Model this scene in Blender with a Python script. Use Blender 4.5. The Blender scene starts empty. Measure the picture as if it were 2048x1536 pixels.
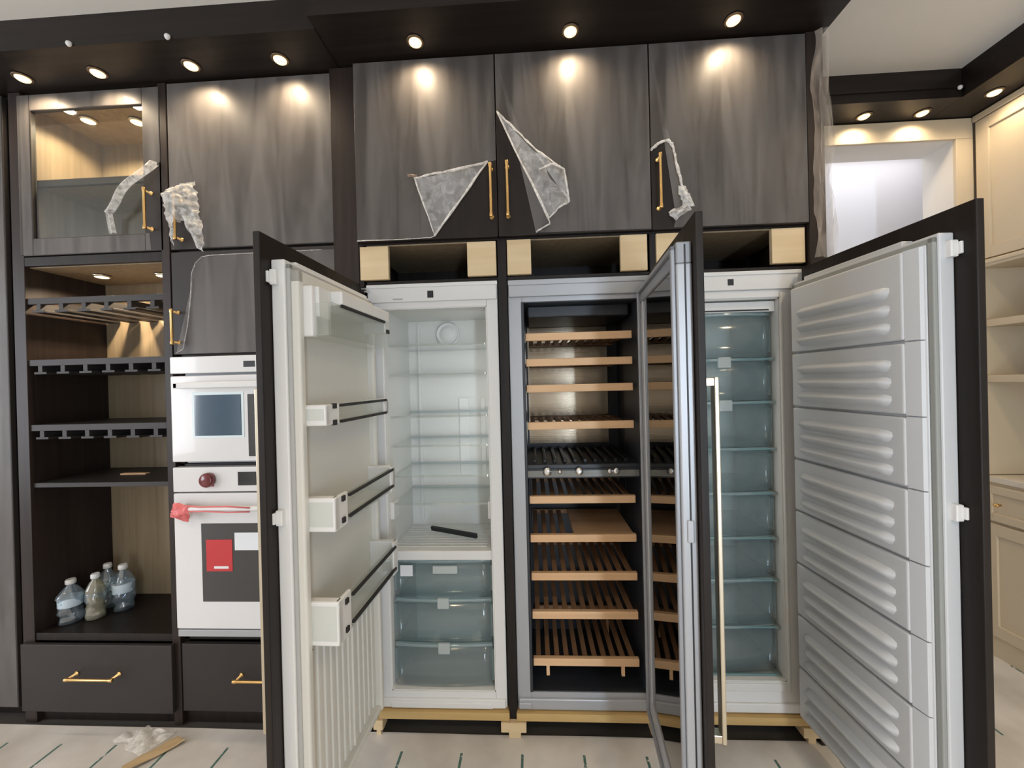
import bpy, bmesh, math, random
from mathutils import Vector, Matrix, noise
random.seed(7)
sc = bpy.context.scene
C = bpy.data.collections.new('place'); sc.collection.children.link(C)

# ------------------------------------------------------------------ camera
YAW, PITCH, ROLL = 0.05061592, -0.00327134, -0.02480867
fwd = Vector((-math.sin(YAW), math.cos(YAW), 0)); rgt = Vector((math.cos(YAW), math.sin(YAW), 0)); up = Vector((0, 0, 1))
fwd, up = fwd*math.cos(PITCH)+up*math.sin(PITCH), up*math.cos(PITCH)-fwd*math.sin(PITCH)
rgt, up = rgt*math.cos(ROLL)+up*math.sin(ROLL), up*math.cos(ROLL)-rgt*math.sin(ROLL)
cd = bpy.data.cameras.new('camera'); cam = bpy.data.objects.new('camera', cd); C.objects.link(cam)
cd.sensor_width = 36; cd.lens = 800/2048*36; cd.clip_start = 0.02
m = Matrix((rgt, up, -fwd)).transposed().to_4x4(); m.translation = Vector((0, -1.6606, 1.4907))
cam.matrix_world = m; sc.camera = cam

# ------------------------------------------------------------------ light
sc.view_settings.view_transform = 'Standard'; sc.view_settings.look = 'None'
sc.view_settings.gamma = 1; sc.view_settings.use_curve_mapping = False
sc.view_settings.exposure = 0.18
w = bpy.data.worlds.new('world'); sc.world = w; w.use_nodes = True
w.node_tree.nodes['Background'].inputs[0].default_value = (0.62, 0.76, 1.0, 1)
w.node_tree.nodes['Background'].inputs[1].default_value = 1.0
def area(name, loc, direction, sx, sy, watts, col):
    l = bpy.data.lights.new(name, 'AREA'); l.shape = 'RECTANGLE'; l.size = sx; l.size_y = sy; l.energy = watts; l.color = col
    o = bpy.data.objects.new(name, l); C.objects.link(o); o.location = loc
    o.rotation_euler = Vector(direction).to_track_quat('-Z', 'Y').to_euler(); return o
WARM = (1.0, 0.79, 0.54)
area('daylight_left_window', (-5.05, -2.6, 1.6), (1, 0.12, -0.05), 2.6, 2.0, 90, (0.92, 0.94, 1.0))
area('daylight_garden_door', (1.12, -4.56, 1.35), (0, 1, 0), 0.26, 2.2, 62, (0.72, 0.85, 1.0))
area('hall_side_fill', (0.42, 0.99, 1.6), (1, 0, 0), 0.36, 2.0, 6.5, (0.95, 0.94, 1.0))  # unseen light added to brighten the hall; the side wall has no window
area('hall_overhead_fill', (2.1, 0.99, 2.97), (0, 0, -1), 1.2, 0.3, 2.8, (0.97, 0.95, 1.0))  # added above the opening, out of sight, to even out the hall wall
def spot(name, loc, watts, ang, parent=None, col=WARM, blend=0.7, size=0.03, aim=(0, 0, -1)):
    l = bpy.data.lights.new(name, 'SPOT'); l.energy = watts; l.color = col; l.spot_size = math.radians(ang); l.spot_blend = blend; l.shadow_soft_size = size
    o = bpy.data.objects.new(name, l); C.objects.link(o); o.location = loc
    o.rotation_euler = Vector(aim).to_track_quat('-Z', 'Y').to_euler()
    if parent: o.parent = parent
    return o
for lx, ly, e in ((-2.6, -1.6, 25), (-0.8, -2.2, 42), (1.0, -2.2, 60), (1.6, -0.8, 48), (-2.6, -3.2, 25), (1.2, -3.4, 50)):
    spot('room_downlight_beam', (lx, ly, 2.975), e, 140, col=(1.0, 0.76, 0.48), blend=0.9, size=0.05)

# ------------------------------------------------------------------ materials
MATS = {}
def nt(name):
    mt = bpy.data.materials.new(name); mt.use_nodes = True; MATS[name] = mt
    return mt, mt.node_tree.nodes, mt.node_tree.links, mt.node_tree.nodes['Principled BSDF']
def plain(name, col, rough=0.5, metal=0.0, spec=0.5, bump=0.0, bscale=200, coat=0.0, var=0.0, vscale=6, trans=0.0):
    mt, N, L, P = nt(name)
    P.inputs['Base Color'].default_value = (*col, 1); P.inputs['Roughness'].default_value = rough
    P.inputs['Metallic'].default_value = metal; P.inputs['Specular IOR Level'].default_value = spec
    P.inputs['Coat Weight'].default_value = coat; P.inputs['Transmission Weight'].default_value = trans
    tc = N.new('ShaderNodeTexCoord')
    n = N.new('ShaderNodeTexNoise'); n.inputs['Scale'].default_value = vscale; n.inputs['Detail'].default_value = 4
    L.new(tc.outputs['Object'], n.inputs['Vector'])
    mx = N.new('ShaderNodeMix'); mx.data_type = 'RGBA'; mx.inputs['A'].default_value = (*[c*(1-var) for c in col], 1); mx.inputs['B'].default_value = (*[min(1, c*(1+var)) for c in col], 1)
    L.new(n.outputs['Fac'], mx.inputs['Factor']); L.new(mx.outputs['Result'], P.inputs['Base Color'])
    if bump:
        n2 = N.new('ShaderNodeTexNoise'); n2.inputs['Scale'].default_value = bscale; L.new(tc.outputs['Object'], n2.inputs['Vector'])
        b = N.new('ShaderNodeBump'); b.inputs['Strength'].default_value = bump; b.inputs['Distance'].default_value = 0.001
        L.new(n2.outputs['Fac'], b.inputs['Height']); L.new(b.outputs['Normal'], P.inputs['Normal'])
    return mt
def wood(name, c1, c2, rough=0.45, axis='Z', scale=1.0, bump=0.15, coat=0.0):
    mt, N, L, P = nt(name)
    tc = N.new('ShaderNodeTexCoord'); mp = N.new('ShaderNodeMapping')
    s = {'Z': (38, 38, 1.6), 'X': (1.6, 38, 38), 'Y': (38, 1.6, 38)}[axis]
    mp.inputs['Scale'].default_value = tuple(v*scale for v in s)
    L.new(tc.outputs['Object'], mp.inputs['Vector'])
    n = N.new('ShaderNodeTexNoise'); n.inputs['Scale'].default_value = 1.0; n.inputs['Detail'].default_value = 6; n.inputs['Distortion'].default_value = 0.6
    L.new(mp.outputs['Vector'], n.inputs['Vector'])
    r = N.new('ShaderNodeValToRGB'); r.color_ramp.elements[0].position = 0.3; r.color_ramp.elements[1].position = 0.72
    r.color_ramp.elements[0].color = (*c1, 1); r.color_ramp.elements[1].color = (*c2, 1)
    L.new(n.outputs['Fac'], r.inputs['Fac']); L.new(r.outputs['Color'], P.inputs['Base Color'])
    P.inputs['Roughness'].default_value = rough; P.inputs['Coat Weight'].default_value = coat; P.inputs['Specular IOR Level'].default_value = 0.28
    b = N.new('ShaderNodeBump'); b.inputs['Strength'].default_value = bump; b.inputs['Distance'].default_value = 0.001
    L.new(n.outputs['Fac'], b.inputs['Height']); L.new(b.outputs['Normal'], P.inputs['Normal'])
    return mt
def film(name, col, alpha, rough=0.3, bump=0.5, scale=(3, 3, 3), amin=0.6, detail=6):
    """thin protective plastic: mostly see-through with a milky glossy share"""
    mt, N, L, P = nt(name)
    P.inputs['Base Color'].default_value = (*col, 1); P.inputs['Roughness'].default_value = rough
    tc = N.new('ShaderNodeTexCoord'); mp = N.new('ShaderNodeMapping'); mp.inputs['Scale'].default_value = scale
    L.new(tc.outputs['Object'], mp.inputs['Vector'])
    n = N.new('ShaderNodeTexNoise'); n.inputs['Scale'].default_value = 2.0; n.inputs['Detail'].default_value = detail; n.inputs['Roughness'].default_value = 0.6; n.inputs['Distortion'].default_value = 0.9
    L.new(mp.outputs['Vector'], n.inputs['Vector'])
    mr = N.new('ShaderNodeMapRange'); mr.inputs['From Min'].default_value = 0.3; mr.inputs['From Max'].default_value = 0.7
    mr.inputs['To Min'].default_value = alpha*amin; mr.inputs['To Max'].default_value = alpha*(2-amin)
    L.new(n.outputs['Fac'], mr.inputs['Value']); L.new(mr.outputs['Result'], P.inputs['Alpha'])
    b = N.new('ShaderNodeBump'); b.inputs['Strength'].default_value = bump; b.inputs['Distance'].default_value = 0.004
    L.new(n.outputs['Fac'], b.inputs['Height']); L.new(b.outputs['Normal'], P.inputs['Normal'])
    return mt
def clear(name, tint, gloss=0.06, rough=0.05, milk=0.0, milkcol=(0.7, 0.8, 0.85), ior=1.45):
    """pane without refraction: tinted see-through, fresnel mirror, a little milk"""
    mt, N, L, P = nt(name); N.remove(P); out = N['Material Output']
    t = N.new('ShaderNodeBsdfTransparent'); t.inputs[0].default_value = (*tint, 1)
    d = N.new('ShaderNodeBsdfDiffuse'); d.inputs[0].default_value = (*milkcol, 1)
    m1 = N.new('ShaderNodeMixShader'); m1.inputs[0].default_value = milk; L.new(t.outputs[0], m1.inputs[1]); L.new(d.outputs[0], m1.inputs[2])
    g = N.new('ShaderNodeBsdfGlossy'); g.inputs['Roughness'].default_value = rough; g.inputs[0].default_value = (1, 1, 1, 1)
    f0 = ((ior-1)/(ior+1))**2+gloss
    f = N.new('ShaderNodeLayerWeight'); f.inputs['Blend'].default_value = 0.5
    pw = N.new('ShaderNodeMath'); pw.operation = 'POWER'; pw.inputs[1].default_value = 5.0; L.new(f.outputs['Facing'], pw.inputs[0])
    a = N.new('ShaderNodeMath'); a.operation = 'MULTIPLY_ADD'; a.use_clamp = True; a.inputs[1].default_value = 1-f0; a.inputs[2].default_value = f0
    L.new(pw.outputs[0], a.inputs[0])
    m2 = N.new('ShaderNodeMixShader'); L.new(a.outputs[0], m2.inputs[0]); L.new(m1.outputs[0], m2.inputs[1]); L.new(g.outputs[0], m2.inputs[2])
    L.new(m2.outputs[0], out.inputs[0]); return mt
def emit(name, col, s):
    mt, N, L, P = nt(name); P.inputs['Base Color'].default_value = (*col, 1)
    P.inputs['Emission Color'].default_value = (*col, 1); P.inputs['Emission Strength'].default_value = s
    return mt
def brushed(name, col, rough=0.3):
    mt, N, L, P = nt(name); P.inputs['Base Color'].default_value = (*col, 1); P.inputs['Metallic'].default_value = 1; P.inputs['Roughness'].default_value = rough
    tc = N.new('ShaderNodeTexCoord'); mp = N.new('ShaderNodeMapping'); mp.inputs['Scale'].default_value = (4, 4, 420)
    n = N.new('ShaderNodeTexNoise'); n.inputs['Scale'].default_value = 1; L.new(tc.outputs['Object'], mp.inputs['Vector']); L.new(mp.outputs['Vector'], n.inputs['Vector'])
    b = N.new('ShaderNodeBump'); b.inputs['Strength'].default_value = 0.12; b.inputs['Distance'].default_value = 0.002
    L.new(n.outputs['Fac'], b.inputs['Height']); L.new(b.outputs['Normal'], P.inputs['Normal']); return mt

DW = wood('dark_wood', (0.008, 0.0055, 0.0045), (0.018, 0.0125, 0.010), 0.45)
DWX = wood('dark_wood_across', (0.009, 0.0062, 0.005), (0.019, 0.0135, 0.011), 0.42, 'X')
BRW = wood('brown_black_wood', (0.018, 0.012, 0.010), (0.034, 0.023, 0.019), 0.42)
DMAT = plain('dark_matte_lacquer', (0.030, 0.025, 0.023), 0.5, var=0.15, spec=0.35)
TAN = wood('tan_veneer', (0.22, 0.165, 0.10), (0.30, 0.23, 0.15), 0.5)
PLY = wood('pale_plywood', (0.62, 0.46, 0.26), (0.72, 0.56, 0.35), 0.6, 'X', 0.6)
PLY2 = wood('honey_plywood', (0.50, 0.33, 0.13), (0.62, 0.43, 0.19), 0.6, 'X', 0.6)
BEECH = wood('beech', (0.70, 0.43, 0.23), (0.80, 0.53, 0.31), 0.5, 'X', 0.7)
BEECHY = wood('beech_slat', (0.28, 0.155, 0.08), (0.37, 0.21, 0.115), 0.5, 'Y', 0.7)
FILM = film('protective_film', (0.64, 0.59, 0.55), 0.138, 0.30, 0.14, (6, 6, 0.7), 0.52, 3)
FLAP = film('peeled_film', (0.85, 0.83, 0.80), 0.26, 0.22, 0.6, (14, 14, 14), 0.35)
CRUMP = film('crumpled_film', (0.90, 0.87, 0.82), 0.52, 0.20, 0.8, (20, 20, 20), 0.4)
BRASS = plain('brushed_brass', (0.78, 0.50, 0.20), 0.28, 1.0)
PALEBR = plain('pale_champagne_metal', (0.66, 0.60, 0.48), 0.32, 1.0)
WHITEP = plain('white_plastic', (0.74, 0.73, 0.71), 0.4)
WHITEC = plain('white_liner', (0.70, 0.69, 0.66), 0.45)
GASK = plain('grey_gasket', (0.42, 0.42, 0.40), 0.6)
FRZ = plain('freezer_liner', (0.58, 0.59, 0.60), 0.42)
GREYM = plain('grey_painted_metal', (0.30, 0.31, 0.33), 0.4, 0.35)
GREYL = plain('light_grey_metal', (0.42, 0.43, 0.45), 0.38, 0.3)
STEEL = brushed('brushed_steel', (0.42, 0.36, 0.28), 0.15)
CHROME = plain('chrome', (0.8, 0.8, 0.8), 0.15, 1.0)
BLACKP = plain('black_plastic', (0.012, 0.013, 0.016), 0.45)
CAVD = plain('charcoal_liner', (0.025, 0.029, 0.036), 0.4)
BLK = plain('black_glass', (0.008, 0.010, 0.014), 0.06, spec=0.9, coat=0.6)
RED = plain('red_print', (0.55, 0.035, 0.04), 0.5)
PINK = plain('red_tape', (0.72, 0.16, 0.16), 0.4)
PAPERW = plain('white_paper', (0.78, 0.80, 0.82), 0.6)
OVENW = plain('white_glass_front', (0.74, 0.73, 0.72), 0.18, coat=0.4)
GLASSB = clear('blue_clear_plastic', (0.87, 0.925, 0.93), 0.015, 0.12, 0.15, (0.52, 0.60, 0.61))
GLASSS = clear('shelf_glass', (0.95, 0.975, 0.97), 0.02, 0.04, 0.02, (0.6, 0.72, 0.72))
GLEDGE = plain('glass_edge_green', (0.16, 0.27, 0.28), 0.15)
CLEARP = clear('clear_bin_plastic', (0.93, 0.95, 0.93), 0.02, 0.1, 0.14, (0.70, 0.70, 0.66))
GLASSD = clear('door_glass', (0.90, 0.92, 0.90), 0.01, 0.05, 0.0)
GLASSW = clear('tinted_wine_glass', (0.10, 0.10, 0.10), 0.16, 0.02, 0.0, ior=1.8)
BOTTLE = clear('bottle_plastic', (0.72, 0.80, 0.86), 0.08, 0.08, 0.16, (0.5, 0.6, 0.68))
BOTTLEY = clear('cloudy_bottle_plastic', (0.78, 0.76, 0.62), 0.06, 0.12, 0.35, (0.55, 0.52, 0.40))
CREAM = plain('cream_paint', (0.63, 0.53, 0.38), 0.45, var=0.02)
WALLW = plain('warm_white_wall', (0.74, 0.71, 0.66), 0.6, var=0.02, bump=0.1)
WALLC = plain('cool_white_wall', (0.78, 0.78, 0.80), 0.65, var=0.02)
CEIL = plain('ceiling_white', (0.80, 0.77, 0.71), 0.7, var=0.02)
STONE = plain('cream_worktop', (0.70, 0.64, 0.54), 0.3, var=0.08, vscale=14)
LAMP = emit('lamp_lens', (1.0, 0.74, 0.40), 1.7)
LAMPC = emit('puck_lens', (1.0, 0.80, 0.50), 2.2)
DFLOOR = plain('bare_subfloor', (0.05, 0.045, 0.04), 0.8, var=0.3)
FLOORW = wood('grey_floor_boards', (0.35, 0.32, 0.28), (0.45, 0.42, 0.38), 0.5, 'Y', 0.5)
def floor_paper():
    mt, N, L, P = nt('printed_floor_paper')
    tc = N.new('ShaderNodeTexCoord'); sp = N.new('ShaderNodeSeparateXYZ'); L.new(tc.outputs['Object'], sp.inputs[0])
    def M(op, a, b=None):
        n = N.new('ShaderNodeMath'); n.operation = op
        for i, v in enumerate((a, b)):
            if v is None: continue
            if isinstance(v, (int, float)): n.inputs[i].default_value = v
            else: L.new(v, n.inputs[i])
        return n.outputs[0]
    u = M('DIVIDE', M('ADD', sp.outputs[0], 0.571+10*0.245), 0.245)
    col = M('FLOOR', u); fu = M('SUBTRACT', u, col)
    fv = M('FRACT', M('ADD', M('DIVIDE', sp.outputs[1], 0.27), 20.76))
    inx = M('LESS_THAN', fu, 0.042); iny = M('LESS_THAN', fv, 0.52)
    n2 = N.new('ShaderNodeTexNoise'); n2.inputs['Scale'].default_value = 90; L.new(tc.outputs['Object'], n2.inputs['Vector'])
    brk = M('GREATER_THAN', n2.outputs['Fac'], 0.36)
    mask = M('MULTIPLY', M('MULTIPLY', inx, iny), brk)
    n = N.new('ShaderNodeTexNoise'); n.inputs['Scale'].default_value = 3.5; n.inputs['Detail'].default_value = 8; L.new(tc.outputs['Object'], n.inputs['Vector'])
    r = N.new('ShaderNodeValToRGB'); r.color_ramp.elements[0].position = 0.3; r.color_ramp.elements[1].position = 0.7
    r.color_ramp.elements[0].color = (0.50, 0.465, 0.42, 1); r.color_ramp.elements[1].color = (0.74, 0.71, 0.67, 1); L.new(n.outputs['Fac'], r.inputs['Fac'])
    mx = N.new('ShaderNodeMix'); mx.data_type = 'RGBA'; L.new(mask, mx.inputs['Factor']); L.new(r.outputs['Color'], mx.inputs['A']); mx.inputs['B'].default_value = (0.07, 0.15, 0.13, 1)
    L.new(mx.outputs['Result'], P.inputs['Base Color']); P.inputs['Roughness'].default_value = 0.45
    b = N.new('ShaderNodeBump'); b.inputs['Strength'].default_value = 0.3; b.inputs['Distance'].default_value = 0.01; L.new(n.outputs['Fac'], b.inputs['Height']); L.new(b.outputs['Normal'], P.inputs['Normal'])
    return mt
PAPER = floor_paper()

# ------------------------------------------------------------------ helpers
class MB:
    """collects shapes into one mesh; each shape remembers its material slot"""
    def __init__(s): s.bm = bmesh.new(); s.mi = 0; s.sm = []
    def slot(s, i): s.mi = i; return s
    def _done(s, faces, smooth=False):
        for f in faces: f.material_index = s.mi; f.smooth = smooth
    def box(s, a, b, bev=0.0, seg=2):
        a, b = [min(p, q) for p, q in zip(a, b)], [max(p, q) for p, q in zip(a, b)]
        vs = [s.bm.verts.new((x, y, z)) for x in (a[0], b[0]) for y in (a[1], b[1]) for z in (a[2], b[2])]
        fs = [s.bm.faces.new([vs[i] for i in q]) for q in ((0, 1, 3, 2), (4, 6, 7, 5), (0, 4, 5, 1), (2, 3, 7, 6), (0, 2, 6, 4), (1, 5, 7, 3))]
        s._done(fs)
        if bev:
            bev = min(bev, 0.45*min(q-p for p, q in zip(a, b)))
            r = bmesh.ops.bevel(s.bm, geom=list({e for f in fs for e in f.edges}), offset=bev, segments=seg, profile=0.5, affect='EDGES')
            fs = list({f for f in r['faces']} | {f for f in fs if f.is_valid})
        s._done([f for f in fs if f.is_valid]); return s
    def prism(s, pts, axis, a, b, smooth=False):
        """extrude a 2-D outline along axis from a to b; pts in the two other axes (in xyz order)"""
        def P(p, t):
            q = list(p); q.insert('xyz'.index(axis), t); return q
        lo = [s.bm.verts.new(P(p, a)) for p in pts]; hi = [s.bm.verts.new(P(p, b)) for p in pts]
        fs = [s.bm.faces.new(lo), s.bm.faces.new(hi[::-1])]
        n = len(pts); sd = [s.bm.faces.new((lo[i], hi[i], hi[(i+1) % n], lo[(i+1) % n])) for i in range(n)]
        s._done(fs); s._done(sd, smooth); return s
    def tube(s, path, r, seg=10, caps=True):
        path = [Vector(p) for p in path]; rings = []
        n = len(path); rr = r if isinstance(r, (list, tuple)) else [r]*n
        ref = None
        for i, p in enumerate(path):
            d = (path[min(i+1, n-1)]-path[max(i-1, 0)]).normalized()
            if ref is None: ref = d.orthogonal().normalized()
            a = (ref-d*ref.dot(d)).normalized(); ref = a; bb = d.cross(a)
            rings.append([s.bm.verts.new(p+(a*math.cos(t)+bb*math.sin(t))*rr[i]) for t in [2*math.pi*k/seg for k in range(seg)]])
        fs = []
        for i in range(n-1):
            for k in range(seg):
                fs.append(s.bm.faces.new((rings[i][k], rings[i][(k+1) % seg], rings[i+1][(k+1) % seg], rings[i+1][k])))
        s._done(fs, True)
        if caps: s._done([s.bm.faces.new(rings[0][::-1]), s.bm.faces.new(rings[-1])])
        return s
    def lathe(s, prof, loc, axis='z', seg=20):
        """prof: (radius, height) pairs"""
        loc = Vector(loc); rings = []
        for r, h in prof:
            ring = []
            for k in range(seg):
                t = 2*math.pi*k/seg; c, q = r*math.cos(t), r*math.sin(t)
                ring.append(s.bm.verts.new(loc+Vector({'z': (c, q, h), 'y': (c, h, q), 'x': (h, c, q)}[axis])))
            rings.append(ring)
        fs = []
        for i in range(len(rings)-1):
            for k in range(seg): fs.append(s.bm.faces.new((rings[i][k], rings[i][(k+1) % seg], rings[i+1][(k+1) % seg], rings[i+1][k])))
        s._done(fs, True)
        s._done([s.bm.faces.new(rings[0][::-1]), s.bm.faces.new(rings[-1])]); return s
    def outline(s, pts, y):
        """flat polygon in x,z at depth y"""
        f = s.bm.faces.new([s.bm.verts.new((p[0], y, p[1])) for p in pts]); f.material_index = s.mi
        bmesh.ops.triangulate(s.bm, faces=[f]); return s
    def patch(s, c00, c10, c11, c01, nu, nv, fn=None, smooth=True):
        c = [Vector(p) for p in (c00, c10, c11, c01)]; g = []
        for i in range(nu+1):
            row = []
            for j in range(nv+1):
                u, v = i/nu, j/nv
                p = c[0]*(1-u)*(1-v)+c[1]*u*(1-v)+c[2]*u*v+c[3]*(1-u)*v
                if fn: p = p+fn(u, v, p)
                row.append(s.bm.verts.new(p))
            g.append(row)
        s._done([s.bm.faces.new((g[i][j], g[i+1][j], g[i+1][j+1], g[i][j+1])) for i in range(nu) for j in range(nv)], smooth); return s
    def mesh(s, name, mats, weld=False):
        bm = s.bm
        if weld: bmesh.ops.remove_doubles(bm, verts=bm.verts, dist=1e-5)
        bmesh.ops.recalc_face_normals(bm, faces=bm.faces)
        me = bpy.data.meshes.new(name); bm.to_mesh(me); bm.free()
        for mt in (mats if isinstance(mats, (list, tuple)) else [mats]): me.materials.append(mt)
        return me
    def build(s, name, mats, parent=None, loc=None):
        o = bpy.data.objects.new(name, s.mesh(name, mats)); C.objects.link(o)
        if parent: o.parent = parent
        if loc: o.location = loc
        return o
def tag(o, label, cat=None, group=None, kind=None):
    o['label'] = label
    if cat: o['category'] = cat
    if group: o['group'] = group
    if kind: o['kind'] = kind
    return o
def thing(name, label, cat, loc=(0, 0, 0), group=None):
    o = bpy.data.objects.new(name, None); o.empty_display_size = 0.1; C.objects.link(o); o.location = loc
    return tag(o, label, cat, group)
class Sub:
    """builds parts in world coordinates under an Empty standing at loc"""
    def __init__(s, root): s.r = root; s.o = Vector(root.location)
    def __call__(s, name, mb, mats, parent=None):
        bmesh.ops.translate(mb.bm, verts=mb.bm.verts, vec=-s.o)
        return mb.build(name, mats, parent or s.r)
def put(mesh, name, parent, loc, rz=0):
    o = bpy.data.objects.new(name, mesh); C.objects.link(o); o.parent = parent; o.location = loc; o.rotation_euler.z = rz; return o
def struct(name, mb, mats, label, parent=None):
    o = mb.build(name, mats, parent); o['kind'] = 'structure'; o['label'] = label; return o
def dress(root, name, mb, mats): return Sub(root)(name, mb, mats)

def bar_pull(S, a, b, out, parent, mat=None, r=0.0055, name='handle'):
    """bar handle between a and b standing off its face along out, with two posts and collars"""
    a, b, out = Vector(a), Vector(b), Vector(out); d = (b-a).normalized(); mb = MB()
    A, B = a+out, b+out
    mb.tube([A-d*0.012, A-d*0.010, A-d*0.006, A+d*0.004, A+d*0.008, B-d*0.008, B-d*0.004, B+d*0.006, B+d*0.010, B+d*0.012],
            [r*0.6, r*1.25, r*1.35, r*1.25, r, r, r*1.25, r*1.35, r*1.25, r*0.6], 12)
    for p in (a, b):
        mb.tube([p, p+out*0.08, p+out*0.1, p+out*0.9], [r*1.7, r*1.7, r*0.8, r*0.8], 12)
    return S(name, mb, mat or BRASS, parent)

YL, YR, YF = 0.04, 0.0, 0.04      # front planes: left cabinets, right cabinets, appliance bodies
ZS, ZC = 2.862, 2.985             # soffit underside, ceiling

# ------------------------------------------------------------------ the room
struct('floor', MB().box((-5.1, -4.6, -0.12), (3.1, 2.4, -0.004)), DFLOOR, 'bare dark subfloor under the protection paper')
def paper_wave(u, v, p):
    return Vector((0, 0, 0.003*noise.noise(Vector((p.x*2.2, p.y*2.2, 0)))+0.0025))
fp = MB()
fp.patch((-5.0, -4.5, 0), (3.0, -4.5, 0), (3.0, 0.015, 0), (-5.0, 0.03, 0), 80, 46, paper_wave)
fp.patch((1.25, 0.015, 0), (2.40, 0.015, 0), (2.40, 1.19, 0), (1.25, 1.19, 0), 12, 20, lambda u, v, p: Vector((0, 0, 0.002)))
tag(fp.build('floor_protection_paper', PAPER), 'pale grey protection paper printed with dashed green lines, laid over the floor', 'floor covering')
struct('ceiling', MB().box((-5.1, -4.6, ZC), (3.1, 2.4, ZC+0.1)), CEIL, 'white flat ceiling')
wb = MB()
wb.box((-5.1, 0.61, 0), (1.42, 0.78, ZC)); wb.box((2.285, 0.61, 0), (3.1, 0.78, ZC)); wb.box((1.42, 0.61, 2.73), (2.285, 0.78, ZC))
struct('wall_back', wb, WALLW, 'warm white wall with a wide cased opening beside the freezer')
struct('wall_hall', MB().box((0.2, 1.2, 0), (3.1, 1.3, ZC)), WALLC, 'cool white wall of the hall seen through the opening')
struct('wall_hall_end', MB().box((3.1, 0.61, 0), (3.2, 1.3, ZC)), WALLC, 'end wall of the hall beyond the opening')
struct('wall_hall_side', MB().box((0.3, 0.78, 0), (0.4, 1.2, ZC)), WALLC, 'side wall of the hall beyond the opening')
wl = MB(); wl.box((-5.1, -4.6, 0), (-5.0, -3.9, ZC)); wl.box((-5.1, -1.3, 0), (-5.0, 0.7, ZC)); wl.box((-5.1, -3.9, 0), (-5.0, -1.3, 0.6)); wl.box((-5.1, -3.9, 2.6), (-5.0, -1.3, ZC))
struct('wall_left', wl, WALLW, 'white wall with the large window behind the camera')
wf = MB(); wf.box((-5.1, -4.6, 0), (0.88, -4.5, ZC)); wf.box((1.36, -4.6, 0), (3.1, -4.5, ZC)); wf.box((0.88, -4.6, 2.45), (1.36, -4.5, ZC))
struct('wall_front', wf, WALLW, 'white wall behind the camera with the glazed door opening')
struct('wall_right', MB().box((3.0, -4.6, 0), (3.1, 0.61, ZC)), WALLW, 'white wall behind the cream cabinets')
# window frames behind the camera
wn = MB()
for y in (-3.9, -3.03, -2.17, -1.34): wn.box((-5.06, y, 0.6), (-5.02, y+0.04, 2.6))
for z in (0.6, 1.9, 2.56): wn.box((-5.055, -3.9, z), (-5.025, -1.3, z+0.04))
struct('window_1', wn, WALLW, 'white framed window behind the camera')
wd = MB()
for x in (0.88, 1.32): wd.box((x, -4.555, 0), (x+0.04, -4.52, 2.45))
for z in (0.0, 2.37): wd.box((0.92, -4.55, z), (1.32, -4.525, z+0.08))
struct('door_1', wd, WALLW, 'white glazed door frame behind the camera')
# casing round the opening
cs = MB()
cs.box((1.32, 0.592, 2.73), (2.372, 0.612, 2.838), 0.003); cs.box((2.285, 0.592, 0), (2.372, 0.612, 2.73), 0.003); cs.box((1.33, 0.592, 0), (1.42, 0.612, 2.73), 0.003)
struct('trim_1', cs, CREAM, 'cream painted casing round the hall opening')
# soffits with their fascia boards
s1 = MB(); s1.box((-5.0, YL-0.205, ZS), (-0.80, 0.61, ZS+0.02)); s1.box((-5.0, YL-0.203, ZS+0.0205), (-0.80, YL-0.183, ZC))
struct('trim_2', s1, DWX, 'dark wood ceiling soffit over the display cabinet and oven tower')
s2 = MB(); s2.box((-0.80, YR-0.215, ZS+0.004), (1.205, 0.61, ZS+0.024)); s2.box((-0.798, YR-0.213, ZS+0.0245), (1.203, YR-0.193, ZC)); s2.box((1.183, YR-0.192, ZS+0.0245), (1.203, 0.61, ZC)); s2.box((-0.798, YR-0.192, ZS+0.0245), (-0.78, YL, ZC))
struct('trim_3', s2, DWX, 'dark wood ceiling soffit over the three refrigerators')
s3 = MB(); s3.box((1.205, 0.425, 2.842), (2.149, 0.61, 2.86)); s3.box((1.205, 0.427, 2.8605), (2.149, 0.447, ZC)); s3.box((1.205, 0.420, 2.888), (2.149, 0.4265, 2.900))
struct('trim_4', s3, DWX, 'dark wood ceiling soffit above the cream opening')
s4 = MB(); s4.box((2.15, -3.0, 2.842), (3.0, 0.61, 2.86)); s4.box((2.152, -3.0, 2.8605), (2.172, 0.61, ZC))
struct('trim_5', s4, DWX, 'dark wood ceiling soffit above the cream cabinets')

# ------------------------------------------------------------------ recessed downlights
def downlight(x, y, z, label, watts=10.0, aim=(0, 0.12, -1)):
    t = thing('downlight', label, 'downlight', (x, y, z), 'recessed soffit downlights'); S = Sub(t)
    r = MB(); r.lathe([(0.026, 0.0), (0.034, -0.001), (0.035, -0.003), (0.030, -0.005), (0.026, -0.004)], (x, y, z), seg=24); S('trim_ring', r, MATS.get('bronze_ring') or plain('bronze_ring', (0.16, 0.11, 0.07), 0.4, 0.6))
    l = MB(); l.lathe([(0.025, -0.0045), (0.024, -0.008), (0.018, -0.013), (0.004, -0.015)], (x, y, z), seg=24); S('lens', l, LAMP)
    spot('downlight_beam', (0, 0, -0.018), watts, 165, t, aim=aim, blend=1.0, size=0.022)
    return t
for x, y, lab in ((-2.166, -0.035, 'leftmost lit downlight in the dark soffit above the glass cabinet door'),
                  (-1.823, -0.035, 'lit downlight above the right side of the glass cabinet door'),
                  (-1.402, -0.040, 'lit downlight above the left half of the oven tower'),
                  (-1.015, -0.040, 'lit downlight above the right half of the oven tower')):
    downlight(x, y, ZS, lab)
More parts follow.
